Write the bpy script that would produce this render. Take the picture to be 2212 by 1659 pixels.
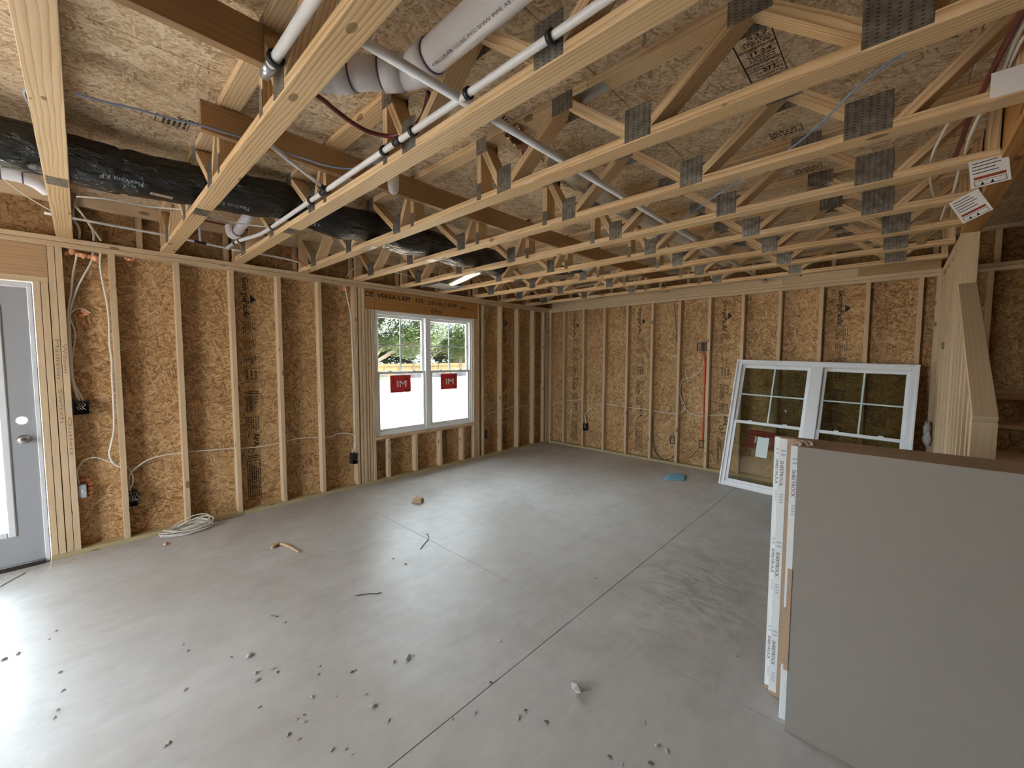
import bpy, bmesh, math, random
from mathutils import Vector, Matrix, noise

# ------------------------------------------------------------------ scene, camera, light
sc = bpy.context.scene
for o in list(bpy.data.objects):
    bpy.data.objects.remove(o)
COL = sc.collection
R = math.radians

cam_d = bpy.data.cameras.new('camera')
cam = bpy.data.objects.new('camera', cam_d)
COL.objects.link(cam)
cam_d.sensor_fit = 'HORIZONTAL'
cam_d.sensor_width = 36.0
cam_d.lens = 36.0 * 875.97 / 2212.0
cam_d.clip_end = 500
PIT, YAW, ROL = R(-3.605), R(43.296), R(0.148)
_f = Vector((-math.sin(YAW) * math.cos(PIT), math.cos(YAW) * math.cos(PIT), math.sin(PIT)))
_r = Vector((math.cos(YAW), math.sin(YAW), 0))
_u = _r.cross(_f)
_r2 = _r * math.cos(ROL) + _u * math.sin(ROL)
_u2 = -_r * math.sin(ROL) + _u * math.cos(ROL)
_m = Matrix((_r2, _u2, -_f)).transposed().to_4x4()
_m.translation = Vector((4.634, -5.914, 1.558))
cam.matrix_world = _m
sc.camera = cam

sc.view_settings.view_transform = 'Standard'
sc.view_settings.look = 'None'
sc.view_settings.gamma = 1.0
sc.view_settings.use_curve_mapping = False
sc.view_settings.exposure = EXPOSURE = 2.85
sc.cycles.use_denoising = True
sc.cycles.max_bounces = 6
sc.cycles.diffuse_bounces = 4
sc.cycles.glossy_bounces = 3
sc.cycles.transparent_max_bounces = 10
sc.cycles.use_adaptive_sampling = True
sc.cycles.adaptive_threshold = 0.1
sc.cycles.adaptive_min_samples = 16
sc.cycles.sample_clamp_indirect = 8

SKY = 3.4
world = bpy.data.worlds.new('overcast_sky')
sc.world = world
world.use_nodes = True
_bg = world.node_tree.nodes['Background']
_bg.inputs['Color'].default_value = (0.80, 0.91, 1.0, 1)
_bg.inputs['Strength'].default_value = SKY

_s = bpy.data.lights.new('hazy_sun', 'SUN')
_s.energy = 12
_s.angle = R(12)
_s.color = (1.0, 0.97, 0.92)
_so = bpy.data.objects.new('hazy_sun', _s)
COL.objects.link(_so)
_so.rotation_euler = Vector((-0.12, -0.50, -0.86)).to_track_quat('-Z', 'Y').to_euler()


def portal(name, loc, direction, sx, sy):
    l = bpy.data.lights.new(name, 'AREA')
    l.shape = 'RECTANGLE'
    l.size, l.size_y = sx, sy
    l.cycles.is_portal = True
    o = bpy.data.objects.new(name, l)
    COL.objects.link(o)
    o.location = loc
    o.rotation_euler = Vector(direction).to_track_quat('-Z', 'Y').to_euler()


portal('daylight_window', (-0.13, -2.64, 1.36), (1, 0, 0), 1.6, 1.6)
portal('added_opening_portal', (2.02, -9.06, 1.2), (0, 1, 0), 1.1, 2.38)  # portal for the opening added in the unseen wall
portal('daylight_door', (-0.13, -6.63, 1.1), (1, 0, 0), 0.9, 1.8)


# ------------------------------------------------------------------ node helpers and materials
class NT:
    def __init__(self, name):
        self.m = bpy.data.materials.new(name)
        self.m.use_nodes = True
        self.t = self.m.node_tree
        self.b = self.t.nodes['Principled BSDF']
        self.out = self.t.nodes['Material Output']

    def n(self, typ, **kw):
        nd = self.t.nodes.new(typ)
        for k, v in kw.items():
            setattr(nd, k, v)
        return nd

    def l(self, a, b):
        self.t.links.new(a, b)

    def val(self, sock, v):
        if hasattr(v, 'node'):
            self.l(v, sock)
        else:
            sock.default_value = v

    def math(self, op, a, b=None, c=None):
        nd = self.n('ShaderNodeMath', operation=op)
        self.val(nd.inputs[0], a)
        if b is not None:
            self.val(nd.inputs[1], b)
        if c is not None:
            self.val(nd.inputs[2], c)
        return nd.outputs[0]

    def vmath(self, op, a, b=None):
        nd = self.n('ShaderNodeVectorMath', operation=op)
        self.val(nd.inputs[0], a)
        if b is not None:
            self.val(nd.inputs[1], b)
        return nd.outputs[0]

    def mapping(self, vec, scale=(1, 1, 1), rot=(0, 0, 0), loc=(0, 0, 0)):
        nd = self.n('ShaderNodeMapping')
        self.l(vec, nd.inputs['Vector'])
        nd.inputs['Scale'].default_value = scale
        nd.inputs['Rotation'].default_value = rot
        nd.inputs['Location'].default_value = loc
        return nd.outputs[0]

    def noise(self, vec, scale=5, detail=3, rough=.55, dist=0.0):
        nd = self.n('ShaderNodeTexNoise')
        self.l(vec, nd.inputs['Vector'])
        nd.inputs['Scale'].default_value = scale
        nd.inputs['Detail'].default_value = detail
        nd.inputs['Roughness'].default_value = rough
        nd.inputs['Distortion'].default_value = dist
        return nd

    def ramp(self, fac, stops, interp='LINEAR'):
        nd = self.n('ShaderNodeValToRGB')
        nd.color_ramp.interpolation = interp
        e = nd.color_ramp.elements
        while len(e) < len(stops):
            e.new(0.5)
        for el, (p, c) in zip(e, stops):
            el.position = p
            el.color = tuple(c) + (1,) if len(c) == 3 else c
        self.l(fac, nd.inputs[0])
        return nd.outputs[0]

    def mix(self, fac, a, b, mode='MIX'):
        nd = self.n('ShaderNodeMix', data_type='RGBA', blend_type=mode)
        self.val(nd.inputs[0], fac)
        for s, v in ((nd.inputs[6], a), (nd.inputs[7], b)):
            if hasattr(v, 'node'):
                self.l(v, s)
            else:
                s.default_value = tuple(v) + (1,) if len(v) == 3 else v
        return nd.outputs[2]

    def coord(self, random_shift=True, which='Object'):
        tc = self.n('ShaderNodeTexCoord').outputs[which]
        if not random_shift:
            return tc
        rnd = self.n('ShaderNodeObjectInfo').outputs['Random']
        c = self.n('ShaderNodeCombineXYZ')
        self.l(self.math('MULTIPLY', rnd, 37.0), c.inputs[0])
        self.l(self.math('MULTIPLY', rnd, 91.0), c.inputs[1])
        self.l(self.math('MULTIPLY', rnd, 63.0), c.inputs[2])
        return self.vmath('ADD', tc, c.outputs[0])

    def bump(self, h, strength=.3, dist=.002):
        nd = self.n('ShaderNodeBump')
        nd.inputs['Strength'].default_value = strength
        nd.inputs['Distance'].default_value = dist
        self.l(h, nd.inputs['Height'])
        self.l(nd.outputs[0], self.b.inputs['Normal'])

    def base(self, c):
        if hasattr(c, 'node'):
            self.l(c, self.b.inputs['Base Color'])
        else:
            self.b.inputs['Base Color'].default_value = tuple(c) + (1,)

    def rough(self, v):
        self.val(self.b.inputs['Roughness'], v)


def plain(name, col, rough=.5, metal=0.0, spec=.5, noise_amt=.08, scale=30):
    t = NT(name)
    co = t.coord()
    n = t.noise(co, scale, 3)
    f = t.math('SUBTRACT', n.outputs[0], .5)
    k = t.math('MULTIPLY_ADD', f, noise_amt * 2, 1.0)
    c = t.vmath('SCALE', col)
    t.l(k, c.node.inputs['Scale'])
    t.base(c)
    t.rough(rough)
    t.b.inputs['Metallic'].default_value = metal
    t.b.inputs['Specular IOR Level'].default_value = spec
    return t.m


def lumber(name, light, mid, dark, grain=.5, ring=22.0, rough=.62):
    t = NT(name)
    co = t.coord()
    oi = t.n('ShaderNodeObjectInfo').outputs['Random']
    # long fibres
    fib = t.noise(t.mapping(co, (3.0, 160, 160)), 1.0, 4, .6)
    # cathedral growth rings along the board
    warp = t.noise(t.mapping(co, (.55, 5, 5)), 1.0, 2, .5)
    w = t.n('ShaderNodeTexWave', wave_type='RINGS', rings_direction='X', wave_profile='SAW')
    t.l(t.mapping(co, (.12, 1, 1)), w.inputs['Vector'])
    w.inputs['Scale'].default_value = ring
    w.inputs['Distortion'].default_value = 5.0
    w.inputs['Detail'].default_value = 2.0
    w.inputs['Detail Scale'].default_value = .8
    t.val(w.inputs['Phase Offset'], t.math('MULTIPLY', warp.outputs[0], 16.0))
    blot = t.noise(t.mapping(co, (1.6, 8, 8)), 1.0, 3, .6)
    g = t.math('MULTIPLY', t.math('POWER', w.outputs['Fac'], 2.2), grain)
    g = t.math('ADD', g, t.math('MULTIPLY', t.math('SUBTRACT', fib.outputs[0], .5), .55))
    g = t.math('ADD', g, t.math('MULTIPLY', t.math('SUBTRACT', blot.outputs[0], .5), .6))
    g = t.math('ADD', g, t.math('MULTIPLY', t.math('SUBTRACT', oi, .5), .22))
    c = t.ramp(t.math('ADD', g, .22), [(0.0, light), (.48, mid), (1.0, dark)])
    # knots
    v = t.n('ShaderNodeTexVoronoi', feature='F1')
    t.l(t.mapping(co, (3.2, 7, 7)), v.inputs['Vector'])
    v.inputs['Scale'].default_value = 1.0
    k = t.math('LESS_THAN', v.outputs['Distance'], .11)
    c = t.mix(t.math('MULTIPLY', k, .75), c, tuple(x * .38 for x in dark))
    t.base(c)
    t.rough(rough)
    t.b.inputs['Specular IOR Level'].default_value = .25
    t.bump(fib.outputs[0], .25, .0015)
    return t.m


def osb(name, dark, mid, light, tilt=0.0):
    t = NT(name)
    co = t.coord()
    wv = t.noise(co, 6, 2)
    off = t.vmath('SCALE', t.vmath('SUBTRACT', wv.outputs['Color'], (.5, .5, .5)))
    off.node.inputs['Scale'].default_value = .035
    co2 = t.vmath('ADD', co, off)
    fl = []
    for i, (ang, sx, sy) in enumerate(((12 + tilt, 13, 84), (-38 + tilt, 15, 95), (63 + tilt, 17, 90), (-74 + tilt, 18, 110))):
        v = t.n('ShaderNodeTexVoronoi', feature='F1')
        rotd = t.mapping(co2, (1, 1, 1), (0, 0, R(ang)), (3.1 * i, 1.7 * i, 0))
        t.l(t.mapping(rotd, (sx, sy, 0.001)), v.inputs['Vector'])
        v.inputs['Scale'].default_value = 1.0
        s = t.n('ShaderNodeSeparateColor')
        t.l(v.outputs['Color'], s.inputs[0])
        fl.append((s.outputs[0], s.outputs[1]))
    # overlapping strands: the strand with the greatest rank lies on top
    rank, tone = fl[0]
    for r2, t2 in fl[1:]:
        top = t.math('GREATER_THAN', r2, rank)
        inv = t.math('SUBTRACT', 1.0, top)
        tone = t.math('ADD', t.math('MULTIPLY', t2, top), t.math('MULTIPLY', tone, inv))
        rank = t.math('MAXIMUM', r2, rank)
    fine = t.noise(t.mapping(co2, (40, 160, 40)), 1.0, 3, .6)
    big = t.noise(co, 2.4, 2)
    f = t.math('ADD', t.math('MULTIPLY', tone, .50), t.math('MULTIPLY', fine.outputs[0], .42))
    f = t.math('ADD', f, t.math('MULTIPLY', t.math('SUBTRACT', big.outputs[0], .5), .30))
    c = t.ramp(f, [(.10, dark), (.42, mid), (.80, light)])
    spk = t.noise(t.mapping(co2, (60, 24, 60)), 1.0, 2, .5)
    c = t.mix(t.ramp(spk.outputs[0], [(.66, (0, 0, 0)), (.74, (.75, .75, .75))]), c, tuple(x * .45 for x in dark))
    t.base(c)
    t.rough(.68)
    t.b.inputs['Specular IOR Level'].default_value = .25
    t.bump(tone, .35, .0015)
    return t.m


M = {}
M['stud'] = lumber('stud_lumber', (.66, .50, .33), (.56, .40, .24), (.40, .25, .13), .22, 16)
M['studd'] = lumber('rough_lumber', (.55, .39, .24), (.45, .30, .17), (.31, .18, .09), .3, 16)
M['truss'] = lumber('truss_lumber', (.76, .56, .34), (.65, .44, .235), (.42, .225, .085), .68, 24)
M['plank'] = lumber('plank_lumber', (.50, .33, .18), (.41, .25, .125), (.29, .16, .07), .30, 14)
M['treated'] = lumber('treated_lumber', (.50, .42, .24), (.42, .34, .18), (.30, .22, .11), .25, 16)
M['lvl'] = lumber('veneer_lumber', (.46, .24, .085), (.38, .185, .055), (.24, .10, .03), .45, 9)
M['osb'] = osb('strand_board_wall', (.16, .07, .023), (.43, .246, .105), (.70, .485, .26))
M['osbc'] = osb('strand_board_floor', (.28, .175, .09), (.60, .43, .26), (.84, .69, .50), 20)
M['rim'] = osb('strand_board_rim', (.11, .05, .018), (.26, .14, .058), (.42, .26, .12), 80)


def concrete():
    t = NT('slab_concrete')
    co = t.coord(False)
    a = t.noise(co, 1.1, 5, .6, .6)
    b = t.noise(co, 7, 4, .65)
    c_ = t.noise(t.mapping(co, (5, 1.2, 1), (0, 0, R(25))), 2.2, 5, .7, 1.2)
    d = t.noise(co, 140, 2, .6)
    f = t.math('ADD', t.math('MULTIPLY', a.outputs[0], .42), t.math('MULTIPLY', b.outputs[0], .22))
    f = t.math('ADD', f, t.math('MULTIPLY', c_.outputs[0], .28))
    f = t.math('ADD', f, t.math('MULTIPLY', d.outputs[0], .10))
    c = t.ramp(f, [(.30, (.38, .368, .355)), (.50, (.52, .512, .505)), (.70, (.64, .638, .635))])
    # brown dusty patches and dark scuffs with outlines of their own
    dust = t.ramp(t.noise(co, .75, 3, .6, 1.0).outputs[0], [(.47, (0, 0, 0)), (.62, (1, 1, 1))])
    c = t.mix(t.math('MULTIPLY', dust, .20), c, (.36, .29, .23))
    # scuffed patch worn into the slab beside the board stack
    ps = t.vmath('SUBTRACT', co, (3.72, -3.05, 0))
    pl = t.n('ShaderNodeVectorMath', operation='LENGTH')
    t.l(t.mapping(ps, (1.25, .72, 0)), pl.inputs[0])
    patch = t.ramp(pl.outputs['Value'], [(.12, (1, 1, 1)), (.75, (0, 0, 0))])
    scn = t.ramp(t.noise(t.mapping(co, (4, 9, 1), (0, 0, R(38))), 1.0, 5, .7, 1.4).outputs[0], [(.42, (0, 0, 0)), (.62, (1, 1, 1))])
    c = t.mix(t.math('MULTIPLY', t.math('MULTIPLY', patch, scn), .55), c, (.17, .165, .165))
    t.base(c)
    t.rough(t.math('MULTIPLY_ADD', b.outputs[0], -.22, .57))
    t.b.inputs['Specular IOR Level'].default_value = .6
    t.bump(t.math('ADD', b.outputs[0], t.math('MULTIPLY', d.outputs[0], .35)), .18, .004)
    return t.m


M['conc'] = concrete()


def plate_metal():
    t = NT('punched_galvanized_steel')
    co = t.coord(False)
    s = t.n('ShaderNodeSeparateXYZ')
    t.l(co, s.inputs[0])
    a = t.math('SINE', t.math('MULTIPLY', s.outputs[0], 2 * math.pi / .0235))
    b = t.math('SINE', t.math('MULTIPLY', s.outputs[1], 2 * math.pi / .0115))
    slot = t.math('GREATER_THAN', t.math('MULTIPLY', t.math('MAXIMUM', a, 0), t.math('MAXIMUM', b, 0)), .42)
    n = t.noise(t.coord(), 26, 3)
    c = t.ramp(n.outputs[0], [(.3, (.17, .15, .125)), (.7, (.36, .335, .29))])
    c = t.mix(t.math('MULTIPLY', slot, .8), c, (.05, .04, .03))
    t.base(c)
    t.b.inputs['Metallic'].default_value = .75
    t.rough(.42)
    t.bump(t.math('SUBTRACT', 1.0, slot), .8, .0015)
    return t.m


M['plate'] = plate_metal()
M['galv'] = plain('galvanized_sheet', (.52, .53, .53), .34, .85, .5, .2, 14)
M['vinyl'] = plain('white_vinyl', (.80, .81, .82), .38, 0, .5, .02)
M['grille'] = plain('pale_grille_bar', (.60, .70, .68), .4, 0, .5, .02)
M['pvc'] = plain('white_drain_pvc', (.74, .70, .70), .30, 0, .5, .05, 8)
M['purple'] = plain('purple_primer', (.13, .07, .13), .5, 0, .4, .1)
M['pex'] = plain('white_pex', (.74, .73, .73), .35, 0, .5, .05, 10)
M['cable'] = plain('white_cable_sheath', (.70, .66, .58), .45, 0, .4, .06)
M['bcable'] = plain('black_cable_sheath', (.018, .018, .022), .45, 0, .4, .1)
M['blue'] = plain('blue_cable_sheath', (.20, .28, .46), .42, 0, .4, .08)
M['red'] = plain('red_pex', (.16, .028, .02), .4, 0, .5, .1)
M['conduit'] = plain('orange_conduit', (.62, .10, .03), .42, 0, .5, .06)
M['foam'] = plain('orange_foam', (.80, .38, .21), .8, 0, .2, .25, 60)
M['blackpl'] = plain('black_plastic', (.02, .02, .024), .38, 0, .5, .1)
M['greybox'] = plain('grey_plastic', (.36, .38, .40), .4, 0, .5, .05)
M['doorp'] = plain('grey_door_paint', (.34, .345, .36), .5, 0, .4, .02)
M['doorw'] = plain('white_door_trim', (.70, .71, .73), .45, 0, .4, .03)
M['nickel'] = plain('satin_nickel', (.55, .52, .48), .28, 1.0)
M['rubber'] = plain('dark_threshold', (.035, .03, .028), .5, .2)
M['ink'] = plain('black_print_ink', (.035, .024, .016), .7, 0, .2, .3, 60)
M['pencil'] = plain('pencil_lead', (.30, .205, .13), .8, 0, .1, .3, 60)
M['purink'] = plain('dark_print_ink', (.16, .10, .10), .6, 0, .2, .2, 60)
M['redst'] = plain('red_sticker', (.62, .035, .04), .45, 0, .4, .06)
M['white'] = plain('white_paper', (.80, .80, .79), .6, 0, .3, .03)
M['tagred'] = plain('red_tag_band', (.36, .06, .03), .6, 0, .3, .05)
M['bluepap'] = plain('blue_paper', (.22, .50, .68), .7, 0, .3, .06)
M['paper'] = plain('drywall_face_paper', (.28, .252, .222), .82, 0, .2, .03, 8)
M['kraft'] = plain('drywall_kraft_paper', (.42, .30, .21), .85, 0, .2, .12, 20)
M['gyps'] = plain('gypsum', (.75, .74, .72), .9, 0, .1, .1, 40)
M['chip'] = plain('concrete_chip', (.50, .49, .47), .85, 0, .2, .2, 60)
M['chipd'] = plain('dark_bark_chip', (.19, .15, .12), .85, 0, .2, .25, 60)
M['silver'] = plain('foil_duct', (.62, .60, .56), .28, .85, .5, .25, 9)
M['foil'] = plain('copper_foil', (.30, .13, .08), .25, .8, .5, .3, 16)
M['tapewht'] = plain('drywall_end_tape', (.70, .72, .72), .6, 0, .3, .06, 30)
M['tapegrn'] = plain('drywall_end_tape_grey', (.42, .44, .45), .6, 0, .3, .06, 30)
M['plasticbag'] = plain('clear_plastic_bag', (.62, .60, .57), .25, 0, .6, .2, 20)


def duct_black():
    t = NT('black_duct_jacket')
    co = t.coord(False)
    n = t.noise(t.mapping(co, (9, 9, 22)), 1.0, 4, .6, .8)
    w = t.noise(t.mapping(co, (16, 3.5, 16)), 1.0, 4, .6, 1.2)
    t.base((.012, .012, .013))
    t.rough(.20)
    t.b.inputs['Specular IOR Level'].default_value = .7
    t.bump(t.math('ADD', n.outputs[0], w.outputs[0]), 1.0, .03)
    return t.m


M['duct'] = duct_black()


def glass(name, tint, refl=1.0):
    t = NT(name)
    t.t.nodes.remove(t.b)
    tr = t.n('ShaderNodeBsdfTransparent')
    tr.inputs[0].default_value = tint + (1,)
    gl = t.n('ShaderNodeBsdfGlossy')
    gl.inputs['Roughness'].default_value = .02
    gl.inputs['Color'].default_value = (1, 1, 1, 1)
    fr = t.n('ShaderNodeFresnel')
    fr.inputs[0].default_value = 1.5
    mx = t.n('ShaderNodeMixShader')
    t.l(t.math('MULTIPLY', fr.outputs[0], refl), mx.inputs[0])
    t.l(tr.outputs[0], mx.inputs[1])
    t.l(gl.outputs[0], mx.inputs[2])
    t.l(mx.outputs[0], t.out.inputs['Surface'])
    return t.m


M['glass'] = glass('clear_window_glass', (.95, .97, .96), .8)
M['glassd'] = glass('low_e_window_glass', (.74, .76, .67), 1.5)


def sand():
    t = NT('sandy_soil')
    co = t.coord(False)
    a = t.noise(co, .35, 4, .6)
    b = t.noise(t.mapping(co, (2.6, .35, 1), (0, 0, R(8))), 1.0, 5, .65, .8)
    d = t.noise(co, 6, 4, .7)
    f = t.math('ADD', t.math('MULTIPLY', a.outputs[0], .3), t.math('ADD', t.math('MULTIPLY', b.outputs[0], .45), t.math('MULTIPLY', d.outputs[0], .25)))
    c = t.ramp(f, [(.34, (.03, .018, .009)), (.44, (.20, .15, .095)), (.60, (.42, .35, .26))])
    t.base(c)
    t.rough(.9)
    t.bump(t.math('ADD', b.outputs[0], d.outputs[0]), .7, .09)
    return t.m


M['sand'] = sand()
M['leaf1'] = plain('bright_leaf', (.046, .078, .018), .6, 0, .3, .35, 3)
M['leaf2'] = plain('deep_leaf', (.024, .046, .014), .6, 0, .3, .35, 3)
M['bark'] = plain('tree_bark', (.16, .125, .10), .85, 0, .2, .3, 12)
M['grass'] = plain('weed_green', (.12, .20, .06), .7, 0, .2, .3, 8)
M['fence'] = plain('yellow_fence_board', (.10, .074, .034), .75, 0, .2, .12, 4)
M['silt'] = plain('black_silt_fabric', (.03, .03, .035), .7, 0, .2, .2, 6)
M['block'] = plain('grey_block', (.22, .215, .21), .85, 0, .2, .15, 25)


# ------------------------------------------------------------------ mesh helpers
def link(name, me, mat, parent=None, mw=None):
    if mat is not None and not me.materials:
        me.materials.append(mat)
    o = bpy.data.objects.new(name, me)
    COL.objects.link(o)
    if mw is not None:
        o.matrix_world = mw
    if parent is not None:
        o.parent = parent
        o.matrix_parent_inverse = PINV[parent.name]
    PINV[o.name] = (mw.inverted() if mw is not None else Matrix())
    return o


PINV = {}


def tag(o, label=None, cat=None, group=None, kind=None):
    if label:
        o['label'] = label
    if cat:
        o['category'] = cat
    if group:
        o['group'] = group
    if kind:
        o['kind'] = kind
    return o


def empty(name, loc=(0, 0, 0), **kw):
    o = bpy.data.objects.new(name, None)
    COL.objects.link(o)
    o.empty_display_size = .1
    o.location = loc
    PINV[o.name] = Matrix.Translation(Vector(loc)).inverted()
    return tag(o, **kw)


CACHE = {}


def chamfer_box(dx, dy, dz, bev):
    """box centred on the origin with small chamfers on every edge"""
    key = ('b', round(dx, 4), round(dy, 4), round(dz, 4), bev)
    if key in CACHE:
        return CACHE[key]
    hx, hy, hz = dx / 2, dy / 2, dz / 2
    b = min(bev, .45 * min(hx, hy, hz) * 2 / 2)
    bm = bmesh.new()
    vs = {}
    for sx in (-1, 1):
        for sy in (-1, 1):
            for sz in (-1, 1):
                vs[sx, sy, sz, 0] = bm.verts.new((sx * hx, sy * (hy - b), sz * (hz - b)))
                vs[sx, sy, sz, 1] = bm.verts.new((sx * (hx - b), sy * hy, sz * (hz - b)))
                vs[sx, sy, sz, 2] = bm.verts.new((sx * (hx - b), sy * (hy - b), sz * hz))
    s4 = ((-1, -1), (1, -1), (1, 1), (-1, 1))
    for s in (-1, 1):
        bm.faces.new([vs[s, a, c, 0] for a, c in s4])
        bm.faces.new([vs[a, s, c, 1] for a, c in s4])
        bm.faces.new([vs[a, c, s, 2] for a, c in s4])
    for a in (-1, 1):
        for c in (-1, 1):
            bm.faces.new([vs[-1, a, c, 1], vs[1, a, c, 1], vs[1, a, c, 2], vs[-1, a, c, 2]])
            bm.faces.new([vs[a, -1, c, 0], vs[a, 1, c, 0], vs[a, 1, c, 2], vs[a, -1, c, 2]])
            bm.faces.new([vs[a, c, -1, 0], vs[a, c, 1, 0], vs[a, c, 1, 1], vs[a, c, -1, 1]])
    for k in [k for k in vs if k[3] == 0]:
        bm.faces.new([vs[k[0], k[1], k[2], i] for i in range(3)])
    bmesh.ops.recalc_face_normals(bm, faces=bm.faces)
    me = bpy.data.meshes.new('board')
    bm.to_mesh(me)
    bm.free()
    CACHE[key] = me
    return me


MCACHE = {}


def boxmesh(dx, dy, dz, mat, bev):
    key = (round(dx, 4), round(dy, 4), round(dz, 4), bev, mat.name)
    if key not in MCACHE:
        me = chamfer_box(dx, dy, dz, bev).copy()
        me.materials.clear()
        me.materials.append(mat)
        MCACHE[key] = me
    return MCACHE[key]


def box(name, lo, hi, mat, parent=None, axis=None, thin=None, bev=.0015, base=None):
    """axis-aligned board; the grain runs along its longest side"""
    d = [hi[i] - lo[i] for i in range(3)]
    a = axis if axis is not None else max(range(3), key=lambda i: d[i])
    rest = [i for i in range(3) if i != a]
    c = thin if thin is not None else min(rest, key=lambda i: d[i])
    b = [i for i in rest if i != c][0]
    ax = [Vector((0, 0, 0)) for _ in range(3)]
    ax[0][a] = 1
    ax[1][b] = 1
    ax[2] = ax[0].cross(ax[1])
    mw = Matrix(ax).transposed().to_4x4()
    mw.translation = Vector([(hi[i] + lo[i]) / 2 for i in range(3)])
    if base is not None:
        mw = base @ mw
    return link(name, boxmesh(d[a], d[b], d[c], mat, bev), mat, parent, mw)


def frame_of(x, y=None, z=None, origin=(0, 0, 0)):
    x = Vector(x).normalized()
    y = Vector(y)
    y = (y - x * y.dot(x)).normalized()
    z = x.cross(y)
    m = Matrix((x, y, z)).transposed().to_4x4()
    m.translation = Vector(origin)
    return m


def bar(name, p0, p1, w, h, mat, parent, yhint=(0, 1, 0), bev=.0015):
    p0, p1 = Vector(p0), Vector(p1)
    mw = frame_of(p1 - p0, yhint, origin=(p0 + p1) / 2)
    return link(name, boxmesh((p1 - p0).length, w, h, mat, bev), mat, parent, mw)


def prism(name, pts, depth, mat, parent, mw):
    """outline pts in local XY, extruded +-depth/2 along local Z"""
    bm = bmesh.new()
    lo = [bm.verts.new((x, y, -depth / 2)) for x, y in pts]
    hi = [bm.verts.new((x, y, depth / 2)) for x, y in pts]
    bm.faces.new(lo)
    bm.faces.new(hi)
    n = len(pts)
    for i in range(n):
        bm.faces.new([lo[i], lo[(i + 1) % n], hi[(i + 1) % n], hi[i]])
    bmesh.ops.recalc_face_normals(bm, faces=bm.faces)
    me = bpy.data.meshes.new(name)
    bm.to_mesh(me)
    bm.free()
    return link(name, me, mat, parent, mw)


def smooth_path(pts, n=6):
    pts = [Vector(p) for p in pts]
    if len(pts) < 3:
        return pts
    out = []
    for i in range(len(pts) - 1):
        p0 = pts[max(i - 1, 0)]
        p1, p2 = pts[i], pts[i + 1]
        p3 = pts[min(i + 2, len(pts) - 1)]
        for k in range(n):
            t = k / n
            out.append(.5 * ((2 * p1) + (p2 - p0) * t + (2 * p0 - 5 * p1 + 4 * p2 - p3) * t * t + (3 * p1 - p0 - 3 * p2 + p3) * t ** 3))
    out.append(pts[-1])
    return out


def tube_bm(bm, pts, r, sides=8, caps=True, rfun=None):
    pts = [Vector(p) for p in pts]
    prev = None
    rings = []
    for i, p in enumerate(pts):
        d = (pts[min(i + 1, len(pts) - 1)] - pts[max(i - 1, 0)])
        d = d.normalized() if d.length > 1e-9 else Vector((1, 0, 0))
        if prev is None:
            prev = d.orthogonal().normalized()
        prev = (prev - d * prev.dot(d))
        prev = prev.normalized() if prev.length > 1e-6 else d.orthogonal().normalized()
        q = d.cross(prev)
        rr = rfun(i) if rfun else r
        rings.append([bm.verts.new(p + (prev * math.cos(2 * math.pi * k / sides) + q * math.sin(2 * math.pi * k / sides)) * rr) for k in range(sides)])
    for a, b in zip(rings, rings[1:]):
        for k in range(sides):
            bm.faces.new([a[k], a[(k + 1) % sides], b[(k + 1) % sides], b[k]])
    if caps:
        bm.faces.new(list(reversed(rings[0])))
        bm.faces.new(rings[-1])
    return rings


def bm_obj(name, bm, mat, parent=None, mw=None, smooth=True):
    bmesh.ops.recalc_face_normals(bm, faces=bm.faces)
    me = bpy.data.meshes.new(name)
    if mw is not None:
        bm.transform(mw.inverted())
    bm.to_mesh(me)
    bm.free()
    if smooth:
        for p in me.polygons:
            p.use_smooth = True
    return link(name, me, mat, parent, mw)


def tube(name, pts, r, mat, parent=None, sides=8, n=6, smooth=True):
    pts = smooth_path(pts, n) if smooth else [Vector(p) for p in pts]
    c = sum(pts, Vector()) / len(pts)
    bm = bmesh.new()
    tube_bm(bm, pts, r, sides)
    return bm_obj(name, bm, mat, parent, Matrix.Translation(c))


def blob(name, items, mat, parent=None, seed=1, sub=2, amp=.35, freq=40):
    """lumpy mass made of displaced balls, items = (x,y,z,r) with optional squash"""
    bm = bmesh.new()
    for i, it in enumerate(items):
        x, y, z, r = it[:4]
        sq = it[4] if len(it) > 4 else (1, 1, 1)
        b2 = bmesh.ops.create_icosphere(bm, subdivisions=sub, radius=1.0)
        for v in b2['verts']:
            nv = noise.noise(Vector(v.co) * 1.7 + Vector((seed * 7.3 + i * 3.1, i, seed)))
            nv += .5 * noise.noise(Vector(v.co) * 4.1 + Vector((seed, i * 2.2, 5)))
            v.co = Vector((v.co.x * sq[0], v.co.y * sq[1], v.co.z * sq[2])) * r * (1 + amp * nv) + Vector((x, y, z))
    c = Vector((sum(i[0] for i in items), sum(i[1] for i in items), sum(i[2] for i in items))) / len(items)
    return bm_obj(name, bm, mat, parent, Matrix.Translation(c))


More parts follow.
